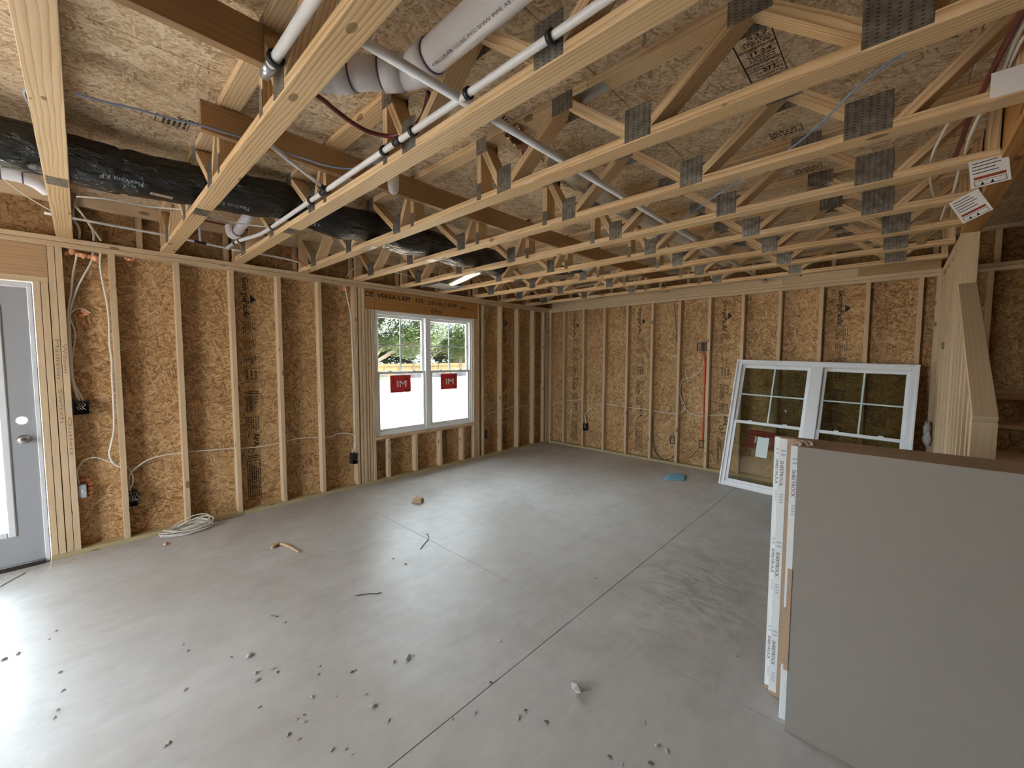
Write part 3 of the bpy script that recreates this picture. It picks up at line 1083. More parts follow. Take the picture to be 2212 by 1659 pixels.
# ------------------------------------------------------------------ twin double-hung window units
def build_window(parent, B, W, Hh, gmat, sticker_rows, wide=.045, mull=.085):
    """local X = width, Z = height, Y = towards the room; outer face at Y = -.085"""
    V = M['vinyl']
    b = lambda n, lo, hi, m=V, p=parent, **k: box(n, lo, hi, m, p, base=B, **k)
    for (nm, x0, x1, z0, z1) in (('frame_jamb', 0, wide, 0, Hh), ('frame_jamb', W - wide, W, 0, Hh), ('frame_head', wide, W - wide, Hh - wide, Hh), ('frame_sill', wide, W - wide, 0, wide)):
        b(nm, (x0, -.085, z0), (x1, -.012, z1), bev=.003)
    # inner lip of the frame, stepped like the vinyl profile
    for (nm, x0, x1, z0, z1) in (('frame_lip', 0, .018, 0, Hh), ('frame_lip', W - .018, W, 0, Hh), ('frame_lip', .018, W - .018, Hh - .018, Hh), ('frame_lip', .018, W - .018, 0, .018)):
        b(nm, (x0, -.0119, z0), (x1, 0, z1), bev=.002)
    cx = W / 2
    b('mullion', (cx - mull / 2, -.085, wide), (cx + mull / 2, -.006, Hh - wide), bev=.004)
    panes = []
    for ui, (x0, x1) in enumerate(((wide, cx - mull / 2), (cx + mull / 2, W - wide))):
        zm = Hh * .505
        s = .034
        for (nm, z0, z1, ya, yb) in (('upper_sash', zm - .018, Hh - wide, -.080, -.052), ('lower_sash', wide, zm + .018, -.050, -.022)):
            e = empty(nm, B @ Vector(((x0 + x1) / 2, ya, z0)))
            e.parent = parent
            e.matrix_parent_inverse = PINV[parent.name]
            q = lambda n, lo, hi, m=V, **k: box(n, lo, hi, m, e, base=B, **k)
            q('stile', (x0 + .001, ya, z0), (x0 + s, yb, z1), bev=.003)
            q('stile', (x1 - s, ya, z0), (x1 - .001, yb, z1), bev=.003)
            q('rail', (x0 + s, ya, z1 - s), (x1 - s, yb, z1), bev=.003)
            q('rail', (x0 + s, ya, z0), (x1 - s, yb, z0 + s), bev=.003)
            ym = (ya + yb) / 2
            q('pane', (x0 + s - .004, ym - .002, z0 + s - .004), (x1 - s + .004, ym + .002, z1 - s + .004), gmat, bev=.0003)
            if nm == 'upper_sash':
                xm, zc = (x0 + x1) / 2, (z0 + z1) / 2
                q('grille_bar', (xm - .008, ym + .003, z0 + s), (xm + .008, ym + .008, z1 - s), M['grille'], bev=.0008)
                q('grille_bar', (x0 + s, ym + .0031, zc - .008), (x1 - s, ym + .0082, zc + .008), M['grille'], bev=.0008)
            else:
                for xx in (x0 + .25 * (x1 - x0), x0 + .75 * (x1 - x0)):
                    q('sash_lock', (xx - .022, yb - .012, z1), (xx + .022, yb + .002, z1 + .012), bev=.003)
                if ui < len(sticker_rows) and sticker_rows[ui]:
                    sx, sz, sw, sh = sticker_rows[ui]
                    fy = ym + .0022 if gmat is M['glass'] else ym - .0032
                    st = q('sticker', (sx, fy, sz), (sx + sw, fy + .0008, sz + sh), M['redst'], axis=0, thin=1, bev=.0001)
                    mwt = B @ Matrix(((1, 0, 0, sx), (0, 0, -1, fy + .0013), (0, 1, 0, sz), (0, 0, 0, 1)))
                    text_obj('sticker_print', 'IM', sh * .52, M['white'], st, mwt @ Matrix.Translation((sw * .29, sh * .32, 0)), True, fit=sw * .44)
                    rr = random.Random(ui + 3)
                    rcs = [(sw * .03, sh * (.9 - .1 * k), sw * rr.uniform(.16, .27), sh * (.925 - .1 * k)) for k in range(7)]
                    rcs += [(sw * .68, sh * (.92 - .07 * k), sw * rr.uniform(.84, .96), sh * (.945 - .07 * k)) for k in range(4)]
                    rcs += [(sw * (.68 + .08 * k), sh * .08, sw * (.73 + .08 * k), sh * .16) for k in range(4)] + [(sw * .03, sh * .1, sw * .2, sh * .14)]
                    flat_print('sticker_lines', rcs, [], M['rubber'], st, mwt @ Matrix.Translation((0, 0, -.0002)))


w1 = empty('window_1', (-.05, -2.64, .58), kind='structure', label='white vinyl double window with grilles, set in the stud wall')
BW = Matrix(((0, 1, 0, -.018), (1, 0, 0, -3.440), (0, 0, 1, .582), (0, 0, 0, 1)))
# local X -> world +Y ; local Y -> world +X (towards the room)
build_window(w1, BW, 1.592, 1.562, M['glass'], [(.225, .53, .305, .225), (1.018, .53, .30, .225)])

sw_ = empty('window_unit', (3.95, -.53, 0), label='white vinyl double window unit leaning against the back wall', cat='window')
lean = math.atan2(.455, 1.545)
xl = Vector((1, -.015, 0)).normalized()
zl = Vector((.028, math.sin(lean), math.cos(lean))).normalized()
xl = (xl - zl * xl.dot(zl)).normalized()
yl = -(xl.cross(zl))          # local Y towards the room (-y)
yl = Vector((0, -math.cos(lean), math.sin(lean)))
xl = Vector((math.cos(.024), 0, -math.sin(.024) * .25)).normalized()
zl = xl.cross(yl).normalized() * 1.0
if zl.z < 0:
    zl = -zl
zl = (zl + xl * .024).normalized()
xl = (xl - zl * xl.dot(zl)).normalized()
yl = zl.cross(xl)
if yl.y > 0:
    yl = -yl
BS = Matrix((xl, yl, zl)).transposed().to_4x4()
BS.translation = Vector((3.104, -.548, .0145))
build_window(sw_, BS, 1.675, 1.605, M['glassd'], [(.22, .50, .30, .23), (1.02, .48, .30, .23)], .06, .115)
nt = box('note_sheet', (.345, -.0335, .41), (.465, -.0325, .65), M['grille'], None, base=BS, bev=.0001)
tag(nt, 'pale paper note stuck over the red sticker of the leaning window', 'note')

# ------------------------------------------------------------------ door
d1 = empty('door_1', (-.03, -6.63, 0), kind='structure', label='grey glazed door at the left edge with white jamb')
DX0, DX1 = -.060, -.016
dy0, dy1, dz0, dz1 = -7.078, -6.166, .030, 2.066
cu = bpy.data.curves.new('slab', 'CURVE')
cu.dimensions = '2D'
cu.fill_mode = 'BOTH'
cu.extrude = (DX1 - DX0) / 2


def loop(pts):
    sp = cu.splines.new('POLY')
    sp.points.add(len(pts) - 1)
    for p, (a, c) in zip(sp.points, pts):
        p.co = (a, c, 0, 1)
    sp.use_cyclic_u = True


loop([(dy0, dz0), (dy1, dz0), (dy1, dz1), (dy0, dz1)])
gy0, gy1, gz0, gz1 = -6.94, -6.305, .27, 1.90
loop([(gy0, gz0), (gy1, gz0), (gy1, gz1), (gy0, gz1)])
hyc, hzc = -6.232, 1.094
loop([(hyc + .027 * math.cos(2 * math.pi * k / 28), hzc + .027 * math.sin(2 * math.pi * k / 28)) for k in range(28)])
to = bpy.data.objects.new('tmp', cu)
COL.objects.link(to)
me = bpy.data.meshes.new_from_object(to.evaluated_get(bpy.context.evaluated_depsgraph_get()))
bpy.data.objects.remove(to)
me.transform(Matrix(((0, 0, 1, (DX0 + DX1) / 2), (1, 0, 0, 0), (0, 1, 0, 0), (0, 0, 0, 1))))
me.materials.clear()
me.transform(Matrix.Translation((.04, 6.6, -1)))
slab = link('door_slab', me, M['doorp'], d1, Matrix.Translation((-.04, -6.6, 1)))
for lo, hi in (((DX0 - .008, gy1 - .03, gz0 - .03), (DX1 + .010, gy1 + .012, gz1 + .03)), ((DX0 - .008, gy0 - .012, gz0 - .03), (DX1 + .010, gy0 + .03, gz1 + .03)),
               ((DX0 - .008, gy0 + .03, gz0 - .03), (DX1 + .010, gy1 - .03, gz0 + .012)), ((DX0 - .008, gy0 + .03, gz1 - .012), (DX1 + .010, gy1 - .03, gz1 + .03))):
    box('glazing_bead', lo, hi, M['doorw'], d1, bev=.006)
box('pane', (-.042, gy0 + .02, gz0), (-.037, gy1 - .02, gz1), M['glass'], d1, bev=.0003)
box('jamb', (-.11, dy1 + .003, 0.0), (-.002, dy1 + .026, 2.105), M['doorw'], d1, bev=.002)
box('jamb', (-.11, dy0 - .026, 0.0), (-.002, dy0 - .003, 2.105), M['doorw'], d1, bev=.002)
box('head_jamb', (-.11, dy0 - .003, 2.070), (-.002, dy1 + .003, 2.105), M['doorw'], d1, bev=.002)
box('threshold', (-.12, dy0, .0005), (.022, dy1 + .002, .026), M['rubber'], d1, bev=.004)
box('threshold_strip', (.0, dy0, .0262), (.012, dy1 - .03, .034), M['galv'], d1, bev=.002)
bm = bmesh.new()
prof = [(0, .033), (.006, .033), (.010, .012), (.030, .011), (.036, .022), (.048, .028), (.060, .026), (.066, .014), (.067, .001)]
rings = []
for dx, r in prof:
    rings.append([bm.verts.new((DX1 + dx, -6.229 + r * math.cos(2 * math.pi * k / 20), .953 + r * math.sin(2 * math.pi * k / 20))) for k in range(20)])
for a, b_ in zip(rings, rings[1:]):
    for k in range(20):
        bm.faces.new([a[k], a[(k + 1) % 20], b_[(k + 1) % 20], b_[k]])
bm_obj('knob', bm, M['nickel'], d1, Matrix.Translation((DX1, -6.229, .953)))
bm = bmesh.new()
for k in range(28):
    a0, a1 = 2 * math.pi * k / 28, 2 * math.pi * (k + 1) / 28
    f = [bm.verts.new((DX1 + .001, hyc + r * math.cos(a), hzc + r * math.sin(a))) for r, a in ((.027, a0), (.032, a0), (.032, a1), (.027, a1))]
    bm.faces.new(f)
bm_obj('bore_rim', bm, M['doorw'], d1, Matrix.Translation((DX1, hyc, hzc)))

# ------------------------------------------------------------------ electrical boxes on the studs
def ebox(name, lo, hi, open_axis, open_sign, label, mat='blackpl', group='electrical boxes'):
    """open-fronted device box with nail ears"""
    t = .003
    e = empty(name, ((lo[0] + hi[0]) / 2, (lo[1] + hi[1]) / 2, lo[2]), label=label, cat='electrical box', group=group)
    bm = bmesh.new()

    def add(l, h):
        vs = [bm.verts.new((x, y, z)) for x in (l[0], h[0]) for y in (l[1], h[1]) for z in (l[2], h[2])]
        for f in ((0, 1, 3, 2), (4, 5, 7, 6), (0, 1, 5, 4), (2, 3, 7, 6), (0, 2, 6, 4), (1, 3, 7, 5)):
            bm.faces.new([vs[i] for i in f])
    a = open_axis
    o1, o2 = [i for i in range(3) if i != a]
    for ax in (o1, o2):
        for s in (0, 1):
            l, h = list(lo), list(hi)
            if s:
                l[ax] = hi[ax] - t
            else:
                h[ax] = lo[ax] + t
            add(l, h)
    l, h = list(lo), list(hi)
    if open_sign > 0:
        h[a] = lo[a] + t
    else:
        l[a] = hi[a] - t
    add(l, h)
    bm_obj('housing', bm, M[mat], e, Matrix.Translation(((lo[0] + hi[0]) / 2, (lo[1] + hi[1]) / 2, (lo[2] + hi[2]) / 2)), smooth=False)
    ow = o1 if o1 != 2 else o2
    for z in (lo[2] + .012, hi[2] - .022):
        l, h = list(lo), list(hi)
        l[2], h[2] = z, z + .010
        l[ow], h[ow] = hi[ow], hi[ow] + .012
        if open_sign > 0:
            l[a] = hi[a] - .004
        else:
            h[a] = lo[a] + .004
        box('nail_ear', l, h, M[mat], e, bev=.001)
    # wire tails folded inside
    c = [(lo[i] + hi[i]) / 2 for i in range(3)]
    for k in range(3):
        p = []
        for q in range(4):
            v = [c[0], c[1], c[2]]
            v[ow] += (k - 1) * .016 + (.008 if q % 2 else -.008)
            v[2] = hi[2] - .01 - q * (hi[2] - lo[2] - .03) / 4
            v[a] += (.012 if open_sign > 0 else -.012) * (q - 1) * .8
            p.append(v)
        tube('wire_tail', p, .0022, M['cable'], e, 5, 4)
    return e


ebox('switch_box', (-.075, -5.975, 1.108), (.004, -5.885, 1.210), 0, 1, 'black two-gang switch box fixed to the studs beside the door')
ebox('outlet_box', (-.070, -5.689, .300), (.006, -5.632, .425), 0, 1, 'black outlet box on the first stud right of the door studs')
ebox('outlet_box', (-.070, -3.756, .298), (.006, -3.698, .428), 0, 1, 'black outlet box on the stud just left of the window')
ebox('outlet_box', (-.070, -1.625, .300), (.006, -1.572, .425), 0, 1, 'black outlet box on the stud just right of the window')
ebox('outlet_box', (.753, -.006, .318), (.812, .070, .440), 1, -1, 'black outlet box on the back wall nearest the corner')
gb = empty('junction_box', (-.03, -5.95, .44), label='small grey box ringed with orange foam at the foot of the door studs', cat='electrical box')
box('cover', (-.060, -5.976, .442), (-.012, -5.928, .548), M['greybox'], gb, bev=.004)
box('toggle', (-.012, -5.957, .490), (-.007, -5.947, .508), M['doorw'], gb, bev=.001)
blob('foam_ring', [(-.078, -5.926 + .018 * math.sin(k * .52), .495 + .075 * math.cos(k * .52), .016) for k in range(0, 7)] + [(-.078, -5.95 - .01 * k, .42, .014) for k in range(3)] + [(-.078, -5.95 - .01 * k, .57, .012) for k in range(3)], M['foam'], gb, 5)


def bracket(lo, hi, label):
    e = empty('mounting_bracket', ((lo[0] + hi[0]) / 2, lo[1], lo[2]), label=label, cat='bracket', group='open mounting brackets')
    w = .010
    for l, h in (((lo[0], lo[1], lo[2]), (hi[0], hi[1], lo[2] + w)), ((lo[0], lo[1], hi[2] - w), (hi[0], hi[1], hi[2])), ((lo[0], lo[1], lo[2] + w), (lo[0] + w, hi[1], hi[2] - w)), ((hi[0] - w, lo[1], lo[2] + w), (hi[0], hi[1], hi[2] - w))):
        box('frame_bar', l, h, M['blackpl'], e, bev=.001)
    for z in (lo[2] - .008, hi[2] - .006):
        box('nail_ear', (hi[0], lo[1], z), (hi[0] + .013, hi[1], z + .014), M['blackpl'], e, bev=.001)


bracket((2.268, -.004, .310), (2.338, .012, .415), 'empty black mounting bracket low on the back wall, left of the orange conduit')
bracket((2.676, -.004, .312), (2.742, .012, .418), 'black mounting bracket at the foot of the orange conduit')
bracket((2.612, -.004, 1.675), (2.680, .012, 1.785), 'left one of the two black brackets at the head of the orange conduit')
bracket((2.684, -.004, 1.675), (2.744, .030, 1.785), 'right one of the two black brackets at the head of the orange conduit')

# ------------------------------------------------------------------ cables in the walls
D={'P1': [(4.6, -4.905, 2.52), (3.84, -4.905, 2.52), (3.3, -4.905, 2.52), (2.2, -4.905, 2.52), (1.3, -4.905, 2.52), (0.95, -4.91, 2.525), (0.62, -4.95, 2.54), (0.4, -4.96, 2.548), (0.2, -4.96, 2.55),
        (0.14, -4.93, 2.56)],
 'blk_c': [(2.679, 0.05, 0.309), (2.624, 0.05, 0.234), (2.569, 0.05, 0.158), (2.544, 0.05, 0.126)],
 'blk_d': [(2.258, 0.05, 2.387), (2.263, 0.05, 2.32), (2.28, 0.05, 2.198), (2.29, 0.05, 2.064), (2.308, 0.05, 1.795)],
 'blk_loop': [(1.974, 0.04, 0.676), (1.975, 0.04, 0.461), (1.991, 0.04, 0.284), (2.039, 0.04, 0.127), (2.113, 0.04, 0.054), (2.191, 0.04, 0.039), (2.274, 0.04, 0.078), (2.328, 0.04, 0.132)],
 'blk_loop2': [(1.973, 0.05, 0.352), (1.995, 0.05, 0.233), (2.064, 0.05, 0.101), (2.152, 0.05, 0.044), (2.215, 0.05, 0.048)],
 'blueA': [(2.153, -5.88, 2.63), (2.17, -5.793, 2.63), (2.201, -5.694, 2.63), (2.214, -5.589, 2.63), (2.248, -5.492, 2.63), (2.269, -5.311, 2.63), (2.269, -5.177, 2.63), (2.267, -5.033, 2.63),
           (2.426, -5.001, 2.56), (2.456, -4.929, 2.56), (2.501, -4.88, 2.56), (2.606, -4.838, 2.56), (2.697, -4.821, 2.56)],
 'blueB': [(4.634, -4.038, 2.56), (4.625, -4.028, 2.56), (4.555, -3.978, 2.56), (4.472, -3.882, 2.56), (4.35, -3.693, 2.56), (4.222, -3.548, 2.56), (4.097, -3.455, 2.56), (3.953, -3.337, 2.56),
           (3.726, -3.136, 2.56), (3.482, -2.908, 2.56), (3.062, -2.562, 2.56)],
 'blueT0': [(2.331, -5.995, 2.52), (2.309, -6.009, 2.52), (2.271, -6.013, 2.52), (2.217, -6.008, 2.52), (2.13, -6.004, 2.52), (1.992, -6.003, 2.52), (1.861, -6.005, 2.52), (1.735, -6.0, 2.52)],
 'cab_a': [(-0.04, -5.903, 2.363), (-0.04, -5.904, 2.335), (-0.04, -5.928, 2.196), (-0.04, -5.943, 2.066), (-0.04, -5.965, 1.917), (-0.04, -5.969, 1.851), (-0.04, -5.972, 1.672),
           (-0.04, -5.972, 1.457), (-0.04, -5.964, 1.355), (-0.04, -5.948, 1.267), (-0.04, -5.935, 1.214)],
 'cab_b': [(-0.05, -5.813, 2.392), (-0.05, -5.814, 2.371), (-0.05, -5.829, 2.299), (-0.05, -5.895, 2.138), (-0.05, -5.927, 2.037), (-0.05, -5.955, 1.924), (-0.05, -5.962, 1.852),
           (-0.05, -5.965, 1.673), (-0.05, -5.965, 1.456), (-0.05, -5.959, 1.354), (-0.05, -5.933, 1.272), (-0.05, -5.915, 1.212)],
 'cab_c': [(-0.03, -5.769, 2.397), (-0.03, -5.77, 2.375), (-0.03, -5.776, 2.305), (-0.03, -5.767, 2.167), (-0.03, -5.75, 2.003), (-0.03, -5.744, 1.855), (-0.03, -5.748, 1.694), (-0.03, -5.747, 1.622),
           (-0.03, -5.741, 1.536), (-0.03, -5.745, 1.414), (-0.03, -5.746, 1.186), (-0.03, -5.752, 0.975), (-0.03, -5.772, 0.854), (-0.03, -5.788, 0.768), (-0.03, -5.767, 0.685),
           (-0.03, -5.736, 0.652), (-0.03, -5.7, 0.639)],
 'cab_d': [(-0.06, -5.958, 1.817), (-0.06, -5.953, 1.9), (-0.06, -5.918, 1.939), (-0.06, -5.881, 1.938), (-0.06, -5.846, 1.912)],
 'cab_e': [(-0.05, -5.958, 1.877), (-0.05, -5.953, 1.835), (-0.05, -5.938, 1.775), (-0.05, -5.936, 1.717), (-0.05, -5.947, 1.637), (-0.05, -5.961, 1.547), (-0.05, -5.967, 1.456),
           (-0.05, -5.967, 1.355), (-0.05, -5.955, 1.274), (-0.05, -5.953, 1.215)],
 'cab_f': [(-0.045, -5.967, 0.55), (-0.045, -5.973, 0.611), (-0.045, -5.969, 0.678), (-0.045, -5.927, 0.737), (-0.045, -5.869, 0.749), (-0.045, -5.796, 0.705), (-0.045, -5.754, 0.666)],
 'cab_g': [(-0.04, -5.693, 0.648), (-0.04, -5.667, 0.595), (-0.04, -5.655, 0.544), (-0.04, -5.66, 0.485), (-0.04, -5.676, 0.445), (-0.04, -5.672, 0.404)],
 'cab_h': [(-0.04, -5.672, 0.396), (-0.04, -5.681, 0.47), (-0.04, -5.681, 0.53), (-0.04, -5.662, 0.586), (-0.04, -5.613, 0.632), (-0.04, -5.547, 0.675), (-0.04, -5.447, 0.694), (-0.04, -5.319, 0.695),
           (-0.04, -5.296, 0.695)],
 'cab_h2': [(-0.045, -5.295, 0.694), (-0.045, -5.27, 0.696), (-0.045, -5.127, 0.686), (-0.045, -4.92, 0.673), (-0.045, -4.886, 0.667)],
 'cab_h3': [(-0.045, -4.886, 0.667), (-0.045, -4.861, 0.661), (-0.045, -4.697, 0.654), (-0.045, -4.517, 0.664), (-0.045, -4.481, 0.667)],
 'cab_h4': [(-0.045, -4.481, 0.667), (-0.045, -4.461, 0.671), (-0.045, -4.335, 0.685), (-0.045, -4.209, 0.678), (-0.045, -4.116, 0.667), (-0.045, -4.074, 0.659)],
 'cab_h5': [(-0.045, -4.074, 0.659), (-0.045, -4.043, 0.654), (-0.045, -3.965, 0.66), (-0.045, -3.9, 0.678), (-0.045, -3.799, 0.671), (-0.045, -3.718, 0.638), (-0.045, -3.693, 0.599),
            (-0.045, -3.699, 0.534), (-0.045, -3.74, 0.416)],
 'cab_i': [(-0.02, -3.781, 2.366), (-0.02, -3.781, 2.334), (-0.02, -3.768, 2.268), (-0.02, -3.729, 2.041), (-0.02, -3.719, 1.74), (-0.02, -3.706, 1.413), (-0.02, -3.705, 0.972),
           (-0.02, -3.704, 0.638), (-0.02, -3.706, 0.414)],
 'cab_j': [(-0.045, -1.512, 2.369), (-0.045, -1.507, 2.327), (-0.045, -1.542, 2.166), (-0.045, -1.574, 2.006), (-0.045, -1.594, 1.84)],
 'cab_k': [(-0.04, -1.6, 0.384), (-0.04, -1.605, 0.532), (-0.04, -1.582, 0.625), (-0.04, -1.491, 0.675), (-0.04, -1.361, 0.702), (-0.04, -1.26, 0.706)],
 'cab_k2': [(-0.045, -1.255, 0.705), (-0.045, -1.169, 0.712), (-0.045, -1.037, 0.728), (-0.045, -0.854, 0.732)],
 'cab_k3': [(-0.045, -0.854, 0.732), (-0.045, -0.772, 0.729), (-0.045, -0.603, 0.726), (-0.045, -0.44, 0.709)],
 'cab_k4': [(-0.045, -0.44, 0.709), (-0.045, -0.37, 0.699), (-0.045, -0.107, 0.638), (-0.045, -0.044, 0.619)],
 'cab_l': [(-0.017, 0.045, 0.648), (0.022, 0.045, 0.665), (0.127, 0.045, 0.74), (0.242, 0.045, 0.782), (0.289, 0.045, 0.79)],
 'cab_l2': [(0.289, 0.045, 0.79), (0.334, 0.045, 0.798), (0.516, 0.045, 0.822), (0.665, 0.045, 0.841), (0.724, 0.045, 0.817), (0.754, 0.045, 0.746), (0.747, 0.045, 0.6), (0.782, 0.045, 0.498),
            (0.801, 0.045, 0.395)],
 'cab_m': [(0.788, 0.045, 0.394), (0.767, 0.045, 0.513), (0.756, 0.045, 0.585), (0.894, 0.045, 0.713), (1.002, 0.045, 0.77), (1.073, 0.045, 0.796), (1.117, 0.045, 0.802)],
 'cab_m2': [(1.117, 0.045, 0.802), (1.161, 0.045, 0.807), (1.332, 0.045, 0.805), (1.489, 0.045, 0.791), (1.53, 0.045, 0.787)],
 'cab_m3': [(1.53, 0.045, 0.787), (1.577, 0.045, 0.785), (1.751, 0.045, 0.78), (1.898, 0.045, 0.775), (1.939, 0.045, 0.772)],
 'cab_m4': [(1.939, 0.045, 0.772), (1.976, 0.045, 0.765), (2.121, 0.045, 0.756), (2.311, 0.045, 0.75), (2.349, 0.045, 0.754)],
 'cab_n': [(2.351, 0.04, 0.755), (2.391, 0.04, 0.772), (2.443, 0.04, 0.811), (2.461, 0.04, 0.861), (2.429, 0.04, 0.931), (2.391, 0.04, 1.002), (2.378, 0.04, 1.103), (2.386, 0.04, 1.181),
           (2.423, 0.04, 1.256), (2.507, 0.04, 1.289), (2.624, 0.04, 1.355), (2.685, 0.04, 1.451), (2.691, 0.04, 1.56)],
 'cab_n2': [(2.441, 0.045, 0.817), (2.465, 0.045, 0.839), (2.5, 0.045, 0.809), (2.559, 0.045, 0.774), (2.642, 0.045, 0.756), (2.698, 0.045, 0.755), (2.754, 0.045, 0.76)],
 'cab_n3': [(2.754, 0.045, 0.76), (2.787, 0.045, 0.77), (2.915, 0.045, 0.793), (3.042, 0.045, 0.798), (3.182, 0.045, 0.797)],
 'chips': [(2.247, -5.379), (2.859, -4.818), (3.616, -4.383), (3.004, -5.083), (3.109, -5.257), (2.824, -5.313), (2.755, -5.254), (2.928, -5.371), (2.828, -5.177), (3.071, -5.296), (3.44, -2.28),
           (3.83, -3.148), (4.097, -3.62), (2.585, -3.449), (3.162, -3.474), (3.098, -2.308), (2.404, -5.39), (2.74, -5.042), (2.74, -5.059), (2.831, -4.879), (2.458, -5.398), (2.432, -5.322),
           (2.631, -5.183), (3.513, -4.678), (3.888, -4.56), (3.938, -4.553), (4.006, -4.386), (4.019, -4.477), (4.062, -4.119), (4.043, -4.383), (3.512, -4.631), (1.862, -4.316), (2.007, -4.296),
           (2.494, -3.695), (2.218, -2.159), (3.041, -1.289), (1.889, -1.944), (0.639, -0.869), (0.852, -3.1), (1.408, -4.798), (1.412, -4.588), (1.22, -6.081), (1.295, -6.105), (1.356, -6.253),
           (1.346, -6.208), (1.693, -6.053), (1.868, -6.041), (2.054, -6.06), (2.005, -6.056), (1.888, -5.602), (1.964, -5.593), (2.277, -5.646), (1.991, -5.172), (2.086, -5.158), (1.955, -5.194),
           (2.638, -5.436), (2.569, -5.752), (2.565, -5.738), (3.359, -4.792), (2.805, -4.311), (3.117, -4.395), (3.575, -4.347), (3.668, -4.377), (3.615, -4.612), (3.079, -4.457), (3.31, -4.88),
           (2.825, -5.345), (2.859, -5.329), (2.876, -5.395), (2.474, -5.312), (3.117, -5.072), (2.917, -5.076), (3.289, -4.63), (3.918, -4.325), (3.148, -5.251), (2.586, -5.155), (2.189, -5.444)],
 'conduit': [(2.662, 0.03, 1.709), (2.685, 0.03, 1.644), (2.706, 0.03, 1.56), (2.714, 0.03, 1.4), (2.715, 0.03, 1.077), (2.719, 0.03, 0.752), (2.718, 0.03, 0.49), (2.711, 0.03, 0.39)],
 'pex_p2': [(3.41, -5.27, 2.53), (3.41, -0.1, 2.53)],
 'rb1': [(4.878, -3.974, 2.6), (4.867, -3.941, 2.6), (4.86, -3.856, 2.6), (4.851, -3.732, 2.6), (4.84, -3.555, 2.6), (4.833, -3.435, 2.6), (4.821, -3.212, 2.6), (4.818, -2.953, 2.6),
         (4.812, -2.774, 2.6)],
 'red1': [(2.963, -5.318, 2.58), (2.938, -5.215, 2.58), (2.909, -5.157, 2.58), (2.869, -5.06, 2.58), (2.855, -4.979, 2.58), (2.878, -4.911, 2.58), (2.909, -4.882, 2.58), (2.989, -4.859, 2.58),
          (3.091, -4.867, 2.58), (3.071, -4.821, 2.66), (3.173, -4.875, 2.66)],
 'red2': [(0.35, -5.2, 2.722), (0.35, -5.138, 2.711), (0.35, -4.923, 2.707), (0.35, -4.703, 2.691), (0.35, -4.591, 2.682)],
 'red3': [(0.2, -4.498, 2.646), (0.2, -4.381, 2.568), (0.2, -4.312, 2.511), (0.2, -4.25, 2.479)],
 'rw1': [(4.895, -3.915, 2.6), (4.88, -3.856, 2.6), (4.873, -3.752, 2.6), (4.872, -3.592, 2.6), (4.857, -3.45, 2.6)],
 'rw2': [(4.914, -3.852, 2.6), (4.891, -3.776, 2.6), (4.886, -3.7, 2.6), (4.881, -3.55, 2.6), (4.869, -3.45, 2.6)],
 'rw3': [(4.834, -3.465, 2.515), (4.828, -3.321, 2.515), (4.826, -3.2, 2.515), (4.828, -3.031, 2.515), (4.828, -2.82, 2.515), (4.833, -2.439, 2.515), (4.822, -2.168, 2.515), (4.82, -1.823, 2.515)],
 'rw4': [(4.748, -3.464, 2.515), (4.733, -3.312, 2.515), (4.722, -3.188, 2.515), (4.717, -3.043, 2.515), (4.725, -2.831, 2.515), (4.742, -2.593, 2.515), (4.76, -2.425, 2.515)],
 'shardpts': [(1.001, -4.914, 0.0), (0.964, -4.858, 0.0), (0.992, -4.831, 0.0), (1.088, -4.809, 0.0), (1.197, -4.793, 0.0), (1.249, -4.787, 0.0)],
 'wht1': [(0.714, -5.888, 2.6), (0.77, -5.815, 2.6), (0.816, -5.709, 2.6), (0.831, -5.549, 2.6), (0.916, -5.398, 2.6), (0.979, -5.29, 2.6)],
 'wht1b': [(1.213, -5.275, 2.52), (1.167, -5.18, 2.52), (1.171, -5.055, 2.52), (1.224, -4.936, 2.52)],
 'wht2': [(0.05, -6.244, 2.815), (0.05, -6.185, 2.754), (0.05, -6.104, 2.691), (0.05, -6.018, 2.639)],
 'wireA': [(1.683, -3.878, 0.0), (1.733, -3.894, 0.0), (1.776, -3.929, 0.0), (1.827, -4.001, 0.0), (1.866, -4.056, 0.0), (1.886, -4.082, 0.0)],
 'wireB': [(2.127, -4.746, 0.0), (2.154, -4.705, 0.0), (2.177, -4.668, 0.0), (2.204, -4.643, 0.0), (2.221, -4.612, 0.0)],
 'wireC': [(0.281, -6.359, 0.0), (0.199, -6.309, 0.0), (0.129, -6.257, 0.0)],
 'wk': [(0.12, -3.835, 2.456), (0.12, -3.796, 2.523), (0.12, -3.713, 2.593), (0.12, -3.601, 2.627), (0.12, -3.509, 2.626)],
 'wk2': [(0.25, -3.32, 2.578), (0.25, -3.195, 2.575), (0.25, -3.033, 2.554)],
 'wtop1': [(-0.03, -5.866, 2.907), (-0.03, -5.875, 2.818), (-0.03, -5.897, 2.741), (-0.03, -5.906, 2.663), (-0.03, -5.903, 2.618), (-0.03, -5.885, 2.577), (-0.03, -5.877, 2.536),
           (-0.03, -5.882, 2.479)],
 'wtop2': [(-0.03, -5.853, 2.915), (-0.03, -5.864, 2.828), (-0.03, -5.89, 2.743), (-0.03, -5.875, 2.706), (-0.03, -5.84, 2.644), (-0.03, -5.815, 2.586), (-0.03, -5.802, 2.535),
           (-0.03, -5.804, 2.481)],
 'wtop3': [(-0.02, -5.898, 2.725), (-0.02, -5.852, 2.663), (-0.02, -5.813, 2.584), (-0.02, -5.782, 2.527), (-0.02, -5.763, 2.487)]}


def cable(name, key, r, mat, label, cat='cable', group=None, sides=7, n=5):
    pts = D[key] if isinstance(key, str) else key
    o = tube(name, pts, r, M[mat], None, sides, n)
    return tag(o, label, cat, group)


